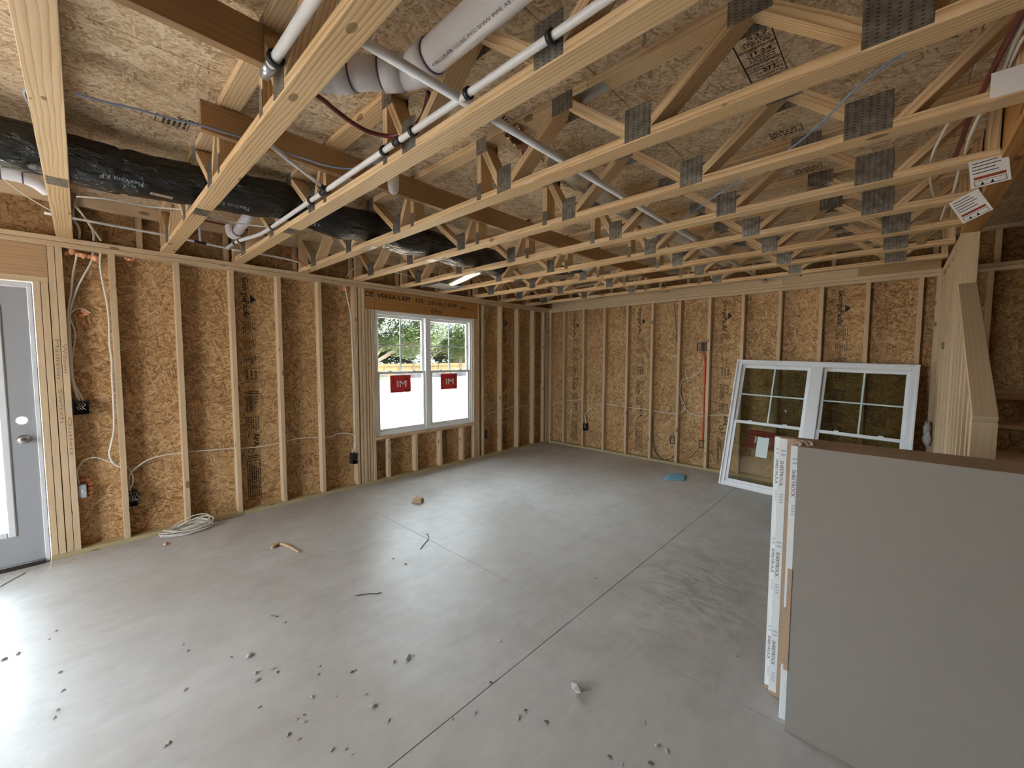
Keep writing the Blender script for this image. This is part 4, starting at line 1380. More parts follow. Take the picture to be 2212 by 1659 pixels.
CB_ = .0072
cable('electrical_cable', 'cab_a', CB_, 'cable', 'white cable dropping from the leftmost foam plug into the switch box')
cable('electrical_cable', 'cab_b', CB_, 'cable', 'white cable slanting from the middle foam plug to the switch box')
cable('electrical_cable', 'cab_c', CB_, 'cable', 'long white cable stapled down the first stud right of the door studs')
cable('electrical_cable', 'cab_d', .0048, 'cable', 'thin cable arching over to the orange foam lumps beside the door')
cable('electrical_cable', 'cab_e', .0048, 'cable', 'slack cable bowed out from the bundle above the switch box')
cable('electrical_cable', 'cab_f', .0048, 'cable', 'thin cable arching down into the grey box by the door')
cable('electrical_cable', 'cab_g', .0055, 'cable', 'short looped cable entering the low outlet box near the door')
cable('electrical_cable', D['cab_h'] + D['cab_h2'][1:] + D['cab_h3'][1:] + D['cab_h4'][1:] + D['cab_h5'][1:], .0055, 'cable', 'cable threaded level through the studs between the door and the window')
cable('electrical_cable', 'cab_i', CB_, 'cable', 'cable running down the stud left of the window from an orange foam plug')
cable('electrical_cable', 'cab_j', .0048, 'cable', 'thin cable hanging from the foam plug right of the window')
cable('electrical_cable', D['cab_k'] + D['cab_k2'][1:] + D['cab_k3'][1:] + D['cab_k4'][1:], .0055, 'cable', 'cable threaded through the studs between the window and the corner')
cable('electrical_cable', D['cab_l'] + D['cab_l2'][1:], .0055, 'cable', 'cable leaving the corner and dropping to the first back wall outlet box')
cable('electrical_cable', D['cab_m'] + D['cab_m2'][1:] + D['cab_m3'][1:] + D['cab_m4'][1:], .0055, 'cable', 'cable threaded level through the middle back wall studs')
cable('electrical_cable', 'cab_n', .0055, 'cable', 'cable curling up beside the orange conduit on the back wall')
cable('electrical_cable', D['cab_n2'] + D['cab_n3'][1:], .0055, 'cable', 'cable passing behind the orange conduit towards the leaning window')
cable('conduit', 'conduit', .0125, 'conduit', 'orange corrugated conduit standing on the back wall', 'conduit', sides=12)
cable('coax_cable', 'blk_loop', .0038, 'bcable', 'black cable looped low in the back wall bay')
cable('coax_cable', 'blk_loop2', .003, 'bcable', 'second black cable strand inside the low black loop')
cable('coax_cable', 'blk_c', .003, 'bcable', 'short dark wire tail below the conduit foot bracket')
cable('coax_cable', 'blk_d', .0035, 'bcable', 'black cable hanging from a foam plug at the top of the back wall')
ctie = [((-.047, -5.993, 1.887), .022), ((-.045, -5.978, 1.400), .020), ((-.04, -5.683, .53), .014)]
for (c, w), lb in zip(ctie, ('upper orange cable tie on the bundle by the door', 'lower orange cable tie just above the switch box', 'small orange cable tie above the low outlet box')):
    tg = box('cable_tie', (c[0] - .006, c[1] - .01, c[2] - .005), (c[0] + .008, c[1] + w, c[2] + .005), M['foam'], None, bev=.002)
    tag(tg, lb, 'cable tie', 'orange cable ties')
rr = random.Random(5)


def foam(label, pts, seed):
    o = blob('foam_plug', pts, M['foam'], None, seed, 2, .5)
    tag(o, label, 'foam', 'orange sealing foam')


foam('largest orange foam plug under the top plate beside the door', [(-.045, -5.955 + .03 * k, 2.374 - .012 * abs(k - 1) ** .5, .017 + .008 * (k % 2)) for k in range(7)], 1)
foam('small orange foam plug under the top plate right of the large one', [(-.045, -5.62, 2.376, .014), (-.045, -5.60, 2.372, .016), (-.045, -5.575, 2.378, .012)], 2)
foam('orange foam lumps stuck on the sheathing beside the door', [(-.078, -5.885, 1.925, .016), (-.078, -5.872, 1.905, .018), (-.078, -5.893, 1.888, .015), (-.078, -5.888, 1.835, .014), (-.075, -5.865, 1.92, .011)], 3)
foam('orange foam plug under the top plate left of the window', [(-.04, -3.79, 2.37, .022), (-.035, -3.775, 2.35, .016), (-.04, -3.80, 2.34, .013)], 4)
foam('orange foam plug under the top plate right of the window', [(-.045, -1.575, 2.372, .020), (-.045, -1.56, 2.35, .013)], 6)
foam('left orange foam plug under the back wall top plate', [(2.285, .045, 2.372, .022), (2.31, .045, 2.365, .018)], 7)
foam('right orange foam plug under the back wall top plate', [(2.43, .045, 2.375, .02), (2.47, .045, 2.368, .024), (2.52, .045, 2.374, .018)], 8)
foam('scrap of orange foam lying on the slab by the cable coil', [(.29, -5.50, .012, .014), (.275, -5.49, .010, .011)], 9)

# ------------------------------------------------------------------ pipes, ducts and cables overhead
def pipe_clamp(parent, p, axis, r):
    e = []
    mw = frame_of(axis, (0, 0, 1) if abs(Vector(axis).z) < .9 else (1, 0, 0), origin=p)
    bm = bmesh.new()
    n = 18
    rg = []
    for dx in (-.009, .009):
        for q in (r + .001, r + .008):
            rg.append([bm.verts.new(mw @ Vector((dx, q * math.cos(2 * math.pi * k / n), q * math.sin(2 * math.pi * k / n)))) for k in range(n)])
    for a, b_ in ((0, 1), (1, 3), (3, 2), (2, 0)):
        for k in range(n):
            bm.faces.new([rg[a][k], rg[a][(k + 1) % n], rg[b_][(k + 1) % n], rg[b_][k]])
    return bm_obj('clamp', bm, M['blackpl'], parent, Matrix.Translation(Vector(p)))


pr_ = .0135
pp = empty('water_pipe', (2.3, -4.905, 2.50), label='white water pipe clamped along the third truss from the door', cat='pipe')
tube('pipe_run', D['P1'], pr_, M['pex'], pp, 14, 6)
for x, y, z in ((3.84, -4.905, 2.52), (3.46, -4.905, 2.52), (3.10, -4.905, 2.52), (2.86, -4.905, 2.52), (2.22, -4.905, 2.52), (1.99, -4.905, 2.52), (1.25, -4.905, 2.521), (.58, -4.952, 2.542)):
    pipe_clamp(pp, (x, y, z), (1, 0, 0), pr_)
for x in (2.98, 2.17, .45):
    tube('coupling', [(x - .025, -4.905 if x > 1 else -4.957, 2.52 if x > 1 else 2.546), (x + .025, -4.905 if x > 1 else -4.957, 2.52 if x > 1 else 2.545)], pr_ + .003, M['blackpl'], pp, 14, smooth=False)
p2 = empty('water_pipe', (3.41, -3.0, 2.51), label='white water pipe laid across the bottom chords of all the trusses', cat='pipe')
tube('pipe_run', [(3.41, -5.30, 2.523), (3.41, -.02, 2.523)], .0165, M['pex'], p2, 14, smooth=False)
p3 = empty('water_pipe', (2.3, -5.0, 2.52), label='short white branch pipe meeting the clamped pipe at a black tee', cat='pipe')
tube('pipe_run', [(2.52, -5.28, 2.525), (2.225, -4.925, 2.525)], .010, M['pex'], p3, 12, smooth=False)
tube('tee', [(2.245, -4.955, 2.523), (2.215, -4.918, 2.522)], .016, M['blackpl'], p3, 12, smooth=False)
p4 = empty('water_pipe', (.1, -5.3, 2.55), label='white water pipe running along the top of the window wall', cat='pipe')
tube('pipe_run', [(.10, -6.05, 2.602), (.10, -5.38, 2.590), (.10, -5.14, 2.577), (.10, -4.93, 2.567), (.12, -4.60, 2.56), (.13, -4.42, 2.55), (.10, -4.30, 2.545)], .0095, M['pex'], p4, 12, 5)
tube('riser', [(.10, -5.14, 2.577), (.10, -5.145, 2.70), (.10, -5.145, 2.81)], .0095, M['pex'], p4, 12, smooth=False)
tube('tee', [(.10, -5.185, 2.580), (.10, -5.10, 2.574)], .0135, M['blackpl'], p4, 12, smooth=False)
p5 = empty('water_pipe', (4.2, -.03, 2.56), label='white water pipe fixed along the band above the back wall', cat='pipe')
tube('pipe_run', [(3.42, -.02, 2.545), (4.92, -.02, 2.60)], .0095, M['pex'], p5, 12, smooth=False)
for x in (3.42, 3.78, 4.42):
    pipe_clamp(p5, (x, -.02, 2.545 + (x - 3.42) * .0367), (1, 0, 0), .0095)
p6 = empty('water_pipe', (4.0, -5.45, 2.55), label='white water pipe with a metal coupling beside the second truss', cat='pipe')
tube('pipe_run', [(4.9, -5.43, 2.545), (3.02, -5.43, 2.545)], .0165, M['pex'], p6, 14, smooth=False)
tube('coupling', [(3.06, -5.43, 2.545), (2.985, -5.43, 2.545)], .019, M['galv'], p6, 14, smooth=False)
pipe_clamp(p6, (3.10, -5.43, 2.545), (1, 0, 0), .019)

cable('hot_water_pipe', 'red1', .0095, 'red', 'dark red water pipe sagging below the drain pipe elbow', 'pipe', None, 10)
cable('hot_water_pipe', 'red2', .0080, 'red', 'dark red water pipe along the window wall under the duct', 'pipe', None, 10)
cable('hot_water_pipe', 'red3', .0050, 'conduit', 'thin red tube dropping to the top plate left of the window', 'pipe', None, 8)
cable('hot_water_pipe', 'rb1', .0100, 'red', 'dark red water pipe rising beside the beam at the top right', 'pipe', None, 10)
cable('data_cable', 'blueA', .0042, 'blue', 'blue cable slung under the long brown plank overhead')
cable('data_cable', 'blueT0', .0042, 'blue', 'blue cable looped round the truss nearest the door')
cable('data_cable', 'blueB', .0042, 'blue', 'blue cable drooping across the trusses on the right')
cable('electrical_cable', 'wht1', .0055, 'cable', 'thin white cable sagging under the black duct near the door')
cable('electrical_cable', 'wht1b', .0048, 'cable', 'thin white cable between the second and third trusses under the duct')
cable('electrical_cable', 'wht2', .0045, 'cable', 'white cable drooping at the far left above the door')
cable('electrical_cable', 'wtop1', CB_, 'cable', 'left of the white cables entering the top plate beside the door')
cable('electrical_cable', 'wtop2', CB_, 'cable', 'middle of the white cables entering the top plate beside the door')
cable('electrical_cable', 'wtop3', CB_, 'cable', 'right of the white cables entering the top plate beside the door')
cable('electrical_cable', 'wk', .0048, 'cable', 'thin cable arching over the top plate left of the window')
cable('electrical_cable', 'wk2', .0048, 'cable', 'thin cable above the window between two trusses')
cable('electrical_cable', 'rw1', .0062, 'cable', 'upper of two white cables at the top right by the beam')
cable('electrical_cable', 'rw2', .0062, 'cable', 'lower of two white cables at the top right by the beam')
cable('electrical_cable', 'rw3', .0065, 'cable', 'thick white cable crossing the truss ends beside the tags')
cable('electrical_cable', 'rw4', .0055, 'cable', 'thin white cable bowed across the truss ends left of the tags')

# drain pipe with fittings
dp = empty('drain_pipe', (3.9, -4.985, 2.60), label='fat white drain pipe with purple joints between the second and third trusses', cat='pipe')
AX = [(5.3, -4.988, 2.668), (3.30, -4.988, 2.655)]
tube('pipe_run', AX, .057, M['pvc'], dp, 28, smooth=False)


def hub(a, b, r, m='pvc'):
    return tube('fitting' if m == 'pvc' else 'joint_ring', [a, b], r, M[m], dp, 28, smooth=False)


hub((3.36, -4.988, 2.656), (3.27, -4.988, 2.655), .065)
hub((3.366, -4.988, 2.656), (3.360, -4.988, 2.656), .0595, 'purple')
tube('elbow', [(3.30, -4.988, 2.655), (3.245, -4.995, 2.655), (3.19, -5.03, 2.655), (3.15, -5.065, 2.655)], .060, M['pvc'], dp, 28, 6)
hub((3.205, -5.018, 2.655), (3.15, -5.065, 2.655), .065)
tube('pipe_run', [(3.16, -5.056, 2.655), (3.02, -5.176, 2.655)], .057, M['pvc'], dp, 28, smooth=False)
hub((3.148, -5.067, 2.655), (3.143, -5.071, 2.655), .0595, 'purple')
hub((3.055, -5.146, 2.655), (3.00, -5.193, 2.655), .0655)
hub((3.061, -5.141, 2.655), (3.056, -5.145, 2.655), .0595, 'purple')
tube('elbow', [(3.02, -5.176, 2.655), (2.965, -5.222, 2.657), (2.92, -5.258, 2.69), (2.90, -5.27, 2.76), (2.90, -5.27, 2.822)], .061, M['pvc'], dp, 28, 6)
text_obj('pipe_print', 'CELLULAR CORE PVC DWV PIPE ASTM F891-24 NSF-DWV', .0145, M['purink'], dp, frame_of((1, 0, 0), (0, -.96, .28), origin=(3.385, -5.003, 2.5985)), fit=.62)
# perforated strap hung beside it
st = empty('hanger_strap', (3.82, -4.905, 2.80), label='white perforated plate nailed under the subfloor beside the drain pipe', cat='strap')
for k in range(7):
    box('strap_link', (3.62 + .03 * k, -4.905, 2.774), (3.641 + .03 * k, -4.885, 2.777), M['galv'], st, bev=.0004)
for yy in (-4.905, -4.896, -4.888):
    box('strap_rail', (3.61, yy, 2.7735), (3.84, yy + .0028, 2.7765), M['galv'], st, bev=.0004)
dp2 = empty('drain_pipe', (1.2, -6.1, 2.5), label='white drain pipe with purple joints at the far left under the duct', cat='pipe')
tube('pipe_run', [(.95, -6.5, 2.60), (.95, -6.17, 2.60)], .045, M['pvc'], dp2, 24, smooth=False)
tube('elbow', [(.95, -6.19, 2.60), (.95, -6.10, 2.60), (.93, -6.04, 2.585), (.90, -6.00, 2.56)], .047, M['pvc'], dp2, 24, 6)
for yy in (-6.18, -6.10):
    tube('joint_ring', [(.95, yy, 2.60), (.95, yy + .006, 2.60)], .0485, M['purple'], dp2, 24, smooth=False)
dp3 = empty('drain_pipe', (.5, -4.95, 2.6), label='white drain pipe elbow above the window wall below the duct', cat='pipe')
tube('pipe_run', [(.62, -4.985, 2.585), (1.05, -4.985, 2.66)], .036, M['pvc'], dp3, 24, smooth=False)
tube('elbow', [(.64, -4.985, 2.588), (.58, -4.99, 2.585), (.545, -5.0, 2.60), (.53, -5.005, 2.66)], .041, M['pvc'], dp3, 24, 6)
tube('joint_ring', [(.66, -4.985, 2.592), (.67, -4.985, 2.594)], .041, M['purple'], dp3, 24, smooth=False)
bm = bmesh.new()
tube_bm(bm, [(2.36, -4.56, 2.70), (2.36, -4.56, 2.61), (2.36, -4.56, 2.578), (2.36, -4.56, 2.562), (2.36, -4.56, 2.556)], 1, 24, True, lambda i: (.034, .034, .030, .019, .004)[i])
tag(bm_obj('pipe_cap', bm, M['pvc'], None, Matrix.Translation((2.36, -4.56, 2.63))), 'white rounded pipe stub hanging just behind the third truss', 'pipe')
tube('stub_riser', [(2.36, -4.56, 2.69), (2.36, -4.56, 2.82)], .030, M['pvc'], bpy.data.objects['pipe_cap'], 20, smooth=False)


# flexible ducts
def flex(name, path, r, mat, parent, seed, bulge, ribs=0, sides=44, n=26):
    pts = smooth_path(path, n)
    bm = bmesh.new()
    rings = tube_bm(bm, pts, r, sides)
    for i, (p, ring) in enumerate(zip(pts, rings)):
        for v in ring:
            d = v.co - p
            ang = math.atan2(d.z, d.x)
            q = Vector((math.cos(ang) * 2.2, p.y * 7 + seed, math.sin(ang) * 2.2))
            f = 1 + .045 * noise.noise(q) + .035 * noise.noise(Vector((q.x * 2.5, q.y * 3.1, q.z * 2.5)))
            f *= 1 + .05 * bulge(p.y)
            if ribs:
                f *= 1 + .012 * math.sin(p.y * ribs)
            d.z *= .92
            v.co = p + d * f
    c = sum(pts, Vector()) / len(pts)
    return bm_obj(name, bm, mat, parent, Matrix.Translation(c))


bl = lambda y: .9 * math.sin(math.pi * ((y + .62) / .61)) ** 2 * 1.4 - 1.2 * (abs(((y + 5.72) % 5.0)) < .03)
fd = empty('flexible_duct', (1.42, -4.5, 2.48), label='fat black insulated flexible duct threaded through the trusses above the window wall', cat='duct')
flex('jacket', [(1.36, -6.8, 2.625), (1.37, -6.1, 2.622), (1.39, -5.7, 2.612), (1.41, -5.35, 2.632), (1.45, -5.1, 2.635), (1.46, -4.86, 2.655), (1.47, -4.5, 2.605), (1.45, -4.24, 2.632), (1.44, -3.9, 2.600), (1.42, -3.63, 2.628), (1.40, -3.3, 2.602), (1.38, -3.02, 2.628), (1.36, -2.66, 2.60)], .128, M['duct'], fd, 3.0, bl)
for (y, z, s) in ((-5.93, 2.50, 'FlexVent KP'), (-5.42, 2.50, 'FlexVent KP'), (-4.87, 2.5, 'FlexVent KP'), (-4.32, 2.5, 'FlexVent KP')):
    x0 = 1.50
    n_ = Vector((.78, 0, -.62))
    text_obj('duct_print', s, .036, M['greybox'], fd, frame_of((0, -1, 0), (-.62, 0, -.78), origin=(1.435 + .138 * .80, y + .30, 2.612 - .138 * .60)), fit=.17)
box('wrap_tape', (1.47, -5.60, 2.494), (1.50, -5.50, 2.502), M['silver'], fd, bev=.002)
boot = empty('duct_boot', (.35, -2.6, 2.49), label='crumpled foil duct end and metal register boot above the window', cat='duct')
flex('foil_sleeve', [(1.20, -2.77, 2.565), (1.0, -2.74, 2.55), (.72, -2.69, 2.53), (.52, -2.66, 2.52)], .06, M['silver'], boot, 8.0, lambda y: 0, 0, 30, 12)
box('boot_plate', (.18, -2.86, 2.482), (.52, -2.50, 2.486), M['galv'], boot, bev=.001)
box('boot_flange', (.16, -2.88, 2.468), (.54, -2.865, 2.500), M['galv'], boot, bev=.001)
box('boot_flange', (.16, -2.495, 2.468), (.54, -2.48, 2.500), M['galv'], boot, bev=.001)
box('boot_collar', (.26, -2.78, 2.487), (.46, -2.58, 2.560), M['galv'], boot, bev=.003)
sd = empty('foil_duct', (3.15, -2.6, 2.55), label='silver foil duct lying over the trusses in the middle of the room', cat='duct')
flex('foil_sleeve', [(3.16, -3.98, 2.70), (3.14, -3.6, 2.69), (3.12, -3.1, 2.68), (3.14, -2.5, 2.68), (3.2, -1.9, 2.67), (3.22, -1.3, 2.66), (3.2, -.9, 2.66)], .068, M['silver'], sd, 2.0, lambda y: 0, 120, 36, 22)
text_obj('duct_print', '10IB UL', .05, M['rubber'], sd, frame_of((0, -1, 0), (-.62, 0, -.78), origin=(3.128 + .057, -3.2, 2.685 - .048)), True)
bg_ = empty('ceiling_fan_box', (1.9, -1.9, 2.6), label='crumpled black and foil duct end far back above the trusses', cat='duct')
flex('foil_sleeve', [(1.66, -2.02, 2.60), (1.82, -1.98, 2.585), (1.98, -1.93, 2.60)], .055, M['duct'], bg_, 4.0, lambda y: 0, 0, 26, 10)
flex('foil_end', [(1.97, -1.935, 2.60), (2.03, -1.92, 2.585), (2.10, -1.90, 2.60)], .035, M['silver'], bg_, 9.0, lambda y: 0, 0, 20, 8)
bg_.name = 'duct_end'
bm = bmesh.new()
gr = [[bm.verts.new((3.04 + .11 * i / 7 + .012 * noise.noise(Vector((i, j, 0))), -4.30 + .22 * j / 9, 2.795 - .10 * (j / 9) ** 1.4 - .03 * noise.noise(Vector((i * .7, j * .6, 3))) - .02 * abs(i - 3.5) / 3.5)) for i in range(8)] for j in range(10)]
for j in range(9):
    for i in range(7):
        bm.faces.new([gr[j][i], gr[j][i + 1], gr[j + 1][i + 1], gr[j + 1][i]])
fo = bm_obj('foil_scrap', bm, M['foil'], None, Matrix.Translation((3.09, -4.19, 2.76)))
sm = fo.modifiers.new('thickness', 'SOLIDIFY')
sm.thickness = .004
tag(fo, 'crumpled copper coloured foil scrap hanging from the subfloor behind the fourth truss', 'foil scrap')

# white truss delivery tags
for i, (c, xa, ya, lb) in enumerate((((4.905, -3.064, 2.418), (1, 0, .10), (.12, .15, 1), 'larger white paper tag with a red band stapled to a truss end by the beam'), ((4.90, -2.50, 2.405), (.85, -.1, .40), (-.35, .2, .9), 'smaller curled white tag with a red band below the larger one'))):
    e = empty('truss_tag', (c[0], c[1], c[2] - .06), label=lb, cat='tag', group='paper truss tags')
    mw = frame_of(xa, ya, origin=c)
    # facing the room
    if (mw.to_3x3() @ Vector((0, 0, 1))).y > 0:
        mw = frame_of(-Vector(xa), ya, origin=c)
    link('sheet', boxmesh(.118, .150, .0008, M['white'], .0001), M['white'], e, mw)
    sgn = 1 if (mw.to_3x3() @ Vector((0, 0, 1))).y < 0 else -1
    rcs = [(-.05, .055 - .016 * k, .02 + .008 * (k % 3), .059 - .016 * k) for k in range(5)] + ring_rects(-.048, -.068, .048, -.044, .002)
    flat_print('tag_lines', rcs, [[(-.03, -.066), (-.018, -.066), (-.024, -.05)], [(.0, -.066), (.012, -.066), (.006, -.05)]], M['ink'], e, mw @ Matrix.Translation((0, 0, .0006)))
    flat_print('tag_band', [(-.048, -.038, .048, -.025)], [], M['tagred'], e, mw @ Matrix.Translation((0, 0, .0007)))
t3 = box('truss_tag', (4.835, -3.679, 2.475), (4.93, -3.678, 2.56), M['white'], None, bev=.0001)
tag(t3, 'blank white paper tag folded on the truss end at the top right', 'tag', 'paper truss tags')

# ------------------------------------------------------------------ drywall sheets standing on edge
def bundle(yf, xl, label, tape=True, torn=False, hgt=1.208, ln=3.05, face='paper', text=True):
    e = empty('drywall_bundle', (xl + 1.5, yf + .0127, 0), label=label, cat='drywall', group='drywall standing on edge')
    for k in range(2):
        y0 = yf + .0127 * k
        s = box('sheet', (xl + .002 * k, y0 + .0001, .001), (xl + ln, y0 + .0126, hgt), M[face] if k == 0 else M['paper'], e, axis=0, thin=1, bev=.0008)
        box('edge_paper', (xl + .004, y0 + .0004, hgt - .0002), (xl + ln, y0 + .0122, hgt + .0006), M['kraft'], e, axis=0, thin=2, bev=.0002)
    if tape:
        z0 = .02 if not torn else .02
        segs = [(z0, hgt - .004)] if not torn else [(.0, .245), (.50, hgt - .01)]
        for a, c in segs:
            tp = box('end_tape', (xl - .001, yf - .0012, a), (xl + .030, yf + .0255, c), M['tapewht'], e, axis=2, thin=1, bev=.0006)
            if text:
                mw = frame_of((0, 0, -1), (1, 0, 0), origin=(xl + .007, yf - .0016, 0))
                zz = c - .10
                while zz > a + .22:
                    text_obj('tape_print', 'SHEETROCK', .018, M['purink'], tp, mw @ Matrix.Translation((-zz, 0, 0)), True, fit=.115)
                    rcs = [(-zz + .15 + .012 * q, .002, -zz + .156 + .012 * q, .016) for q in range(4)] + [(-zz - .05 + .018 * q, .0, -zz - .042 + .018 * q, .018) for q in range(2)]
                    flat_print('tape_marks', rcs, [], M['tapegrn'], tp, mw)['kind'] = 'stuff'
                    zz -= .42
    return e


bundle(-3.955, 4.366, 'front drywall sheet pair, its broad pale face towards the room', tape=False)
bundle(-3.9275, 4.41, 'drywall pair hidden just behind the front one', tape=False)
bundle(-3.896, 4.336, 'drywall pair with a torn white end tape reading down its edge', True, True, face='kraft')
bundle(-3.868, 4.40, 'drywall pair in the middle of the stack, behind the torn tape', tape=False)
bundle(-3.840, 4.40, 'drywall pair in the middle of the stack, fourth from the back', tape=False)
bundle(-3.812, 4.39, 'drywall pair third from the back of the stack', tape=False)
bundle(-3.782, 4.274, 'drywall pair second from the back, with a clean white end tape', True, False, face='kraft')
bundle(-3.754, 4.252, 'rearmost drywall pair, sticking out farthest left', True, False, face='kraft')
tp = bundle and box('torn_tape', (4.352, -3.959, .265), (4.368, -3.9565, .70), M['kraft'], None, bev=.0006)
tag(tp, 'torn brown paper strip hanging on the edge of the front drywall sheet', 'paper strip')
blob_o = blob('torn_tape', [(4.348 + .012 * k, -3.905 - .006 * (k % 3), 1.212 + .006 * (k % 2), .009) for k in range(6)], M['kraft'], None, 12, 2, .7)
tag(blob_o, 'crumpled torn paper at the top corner of the drywall stack', 'paper strip')

# ------------------------------------------------------------------ stair beyond the sloped wall
sta = empty('stair', (5.5, -1.6, 0), label='rough wooden stair rising behind the sloped stud wall', cat='stair')
for i in range(7):
    y0 = -2.85 + .265 * i
    z = .185 * (i + 1)
    box('tread', (5.04, y0 - .025, z - .028), (6.05, y0 + .265, z), M['plank'], sta, axis=0, thin=2)
    box('riser', (5.04, y0, z - .185), (6.05, y0 + .016, z - .029), M['rim'], sta, axis=0, thin=1)
box('landing_deck', (5.035, -.98, 1.262), (6.05, -.005, 1.285), M['osbc'], sta)
for z0, z1, yy in ((1.02, 1.26, -.98), ):
    box('landing_rim', (5.035, yy, z0), (6.05, yy + .038, z1), M['stud'], sta)
for x in (5.04, 5.5, 6.0):
    box('landing_post', (x, -.07, .001), (x + .038, -.002, 1.26), M['stud'], sta, axis=2)
ws = empty('wall_stair', (6.1, -1.5, 0), kind='structure', label='dark stud partition on the far side of the stair')
for k in range(9):
    y = -.1 - .4064 * k
    box('stud', (6.08, y - .038, .0), (6.169, y, TD - .36), M['studd'], ws, axis=2, thin=1)
box('sheathing_panel', (6.17, -3.6, 0), (6.181, -1.2, 2.44), M['osb'], ws, axis=2, thin=0)
box('sheathing_panel', (6.17, -1.198, 0), (6.181, -.002, 2.44), M['osb'], ws, axis=2, thin=0)
pb = blob('plastic_bag', [(4.90, -.10, .86, .05, (.5, .5, 1.6)), (4.905, -.10, .76, .055, (.55, .5, 1.5))], M['plasticbag'], None, 3, 3, .4)
tag(pb, 'crumpled clear plastic hanging on the end studs of the back wall', 'plastic')

# ------------------------------------------------------------------ things lying on the slab
bm = bmesh.new()
rr = random.Random(21)
for k in range(9):
    cx, cy = .115 + rr.uniform(-.02, .02), -5.325 + rr.uniform(-.035, .035)
    ry, rx = rr.uniform(.10, .17), rr.uniform(.045, .075)
    ph = rr.uniform(0, 6.28)
    tl = rr.uniform(.0, .12)
    pts = []
    for a in range(31):
        t = ph + a * 2 * math.pi / 30
        x = cx + rx * math.cos(t)
        y = cy + ry * math.sin(t) + .03 * math.cos(t)
        z = .006 + k * .0065 + tl * max(0, (math.sin(t) * .6 - math.cos(t) * .4)) * .9 + .004 * math.sin(3 * t)
        pts.append((x, y, max(z, .005)))
    tube_bm(bm, pts, .0045, 6)
tag(bm_obj('cable_coil', bm, M['cable'], None, Matrix.Translation((.115, -5.325, 0))), 'loose coil of white cable on the slab against the window wall', 'cable coil')

sc_ = empty('wood_scrap', (.93, -3.49, 0), label='small offcut block of pale wood on the slab before the window', cat='wood scrap')
mw = frame_of((.86, .5, 0), (0, 0, 1), origin=(.94, -3.475, .024))
prism('block', [(-.062, -.0235), (.055, -.0235), (.048, .022), (-.03, .026)], .065, M['studd'], sc_, mw)
bm = bmesh.new()
sp_ = smooth_path([(p[0], p[1], .012) for p in D['shardpts']], 4)
tube_bm(bm, sp_, .01, 5, True, lambda i: .016 * (1 - .75 * i / len(sp_)) * (.7 + .3 * (i % 3)))
tag(bm_obj('wood_shard', bm, M['stud'], None, Matrix.Translation(Vector(sp_[8])), smooth=False), 'splintered curved wood shard on the slab right of the cable coil', 'wood scrap')
for key, r, mt, lb in (('wireA', .0028, 'bcable', 'bent grey wire scrap lying across the control joint'), ('wireB', .0022, 'bcable', 'straight dark wire scrap on the slab in the middle left'), ('wireC', .0035, 'cable', 'white cable scrap on the slab at the door')):
    o = tube('wire_scrap', [(p[0], p[1], r + .0006) for p in D[key]], r, M[mt], None, 6, 4)
    tag(o, lb, 'wire scrap')
bm = bmesh.new()
n1, n2 = 9, 6
A, Bq, Cq, Dq = (Vector(p) for p in ((2.526, -.818, 0), (2.76, -.703, 0), (2.676, -.444, 0), (2.471, -.521, 0)))
gv = []
for j in range(n2 + 1):
    row = []
    for i in range(n1 + 1):
        u, v = i / n1, j / n2
        p = A * (1 - u) * (1 - v) + Bq * u * (1 - v) + Cq * u * v + Dq * (1 - u) * v
        p.z = .004 + .02 * max(0, math.sin(u * 3.1) * (v - .3)) + .022 * u * u * abs(v - .5) + .006 * noise.noise(Vector((u * 4, v * 4, 1)))
        row.append(bm.verts.new(p))
    gv.append(row)
for j in range(n2):
    for i in range(n1):
        bm.faces.new([gv[j][i], gv[j][i + 1], gv[j + 1][i + 1], gv[j + 1][i]])
bp = bm_obj('blue_paper', bm, M['bluepap'], None, Matrix.Translation((2.606, -.65, 0)))
sm = bp.modifiers.new('thickness', 'SOLIDIFY')
sm.thickness = .0012
sm.offset = 1
tag(bp, 'creased sheet of blue paper on the slab left of the leaning window', 'paper')

# chips of concrete and bark
rr = random.Random(77)
chipm = []
for k in range(6):
    bm = bmesh.new()
    b2 = bmesh.ops.create_icosphere(bm, subdivisions=1, radius=1.0)
    for v in bm.verts:
        v.co *= 1 + rr.uniform(-.35, .3)
        v.co.z *= .55
    zmin = min(v.co.z for v in bm.verts)
    for v in bm.verts:
        v.co.z -= zmin
    me = bpy.data.meshes.new('chip')
    bm.to_mesh(me)
    bm.free()
    me.materials.append(M['chip'] if k < 5 else M['chipd'])
    chipm.append(me)
big = {0: (.020, 'pale flat concrete flake left of the control joint'), 1: (.016, 'pale concrete flake near the middle of the slab'), 2: (.030, 'white crumbly mortar lump, the largest on the slab'), 3: (.016, 'round concrete lump nearest the camera on the left')}
for i, (x, y) in enumerate(D['chips']):
    me = chipm[rr.randrange(6)] if i > 3 else chipm[(i + 1) % 3]
    s = big[i][0] if i in big else rr.uniform(.0045, .0095)
    mw = Matrix.Translation((x, y, 0)) @ Matrix.Rotation(rr.uniform(0, 6.28), 4, 'Z') @ Matrix.Diagonal((s * rr.uniform(.9, 1.6), s, s * .8, 1))
    o = link('concrete_chip', me, None, None, mw)
    tag(o, big[i][1] if i in big else 'small loose concrete chip lying on the grey slab', 'chip', None if i in big else 'small chips scattered on the slab')
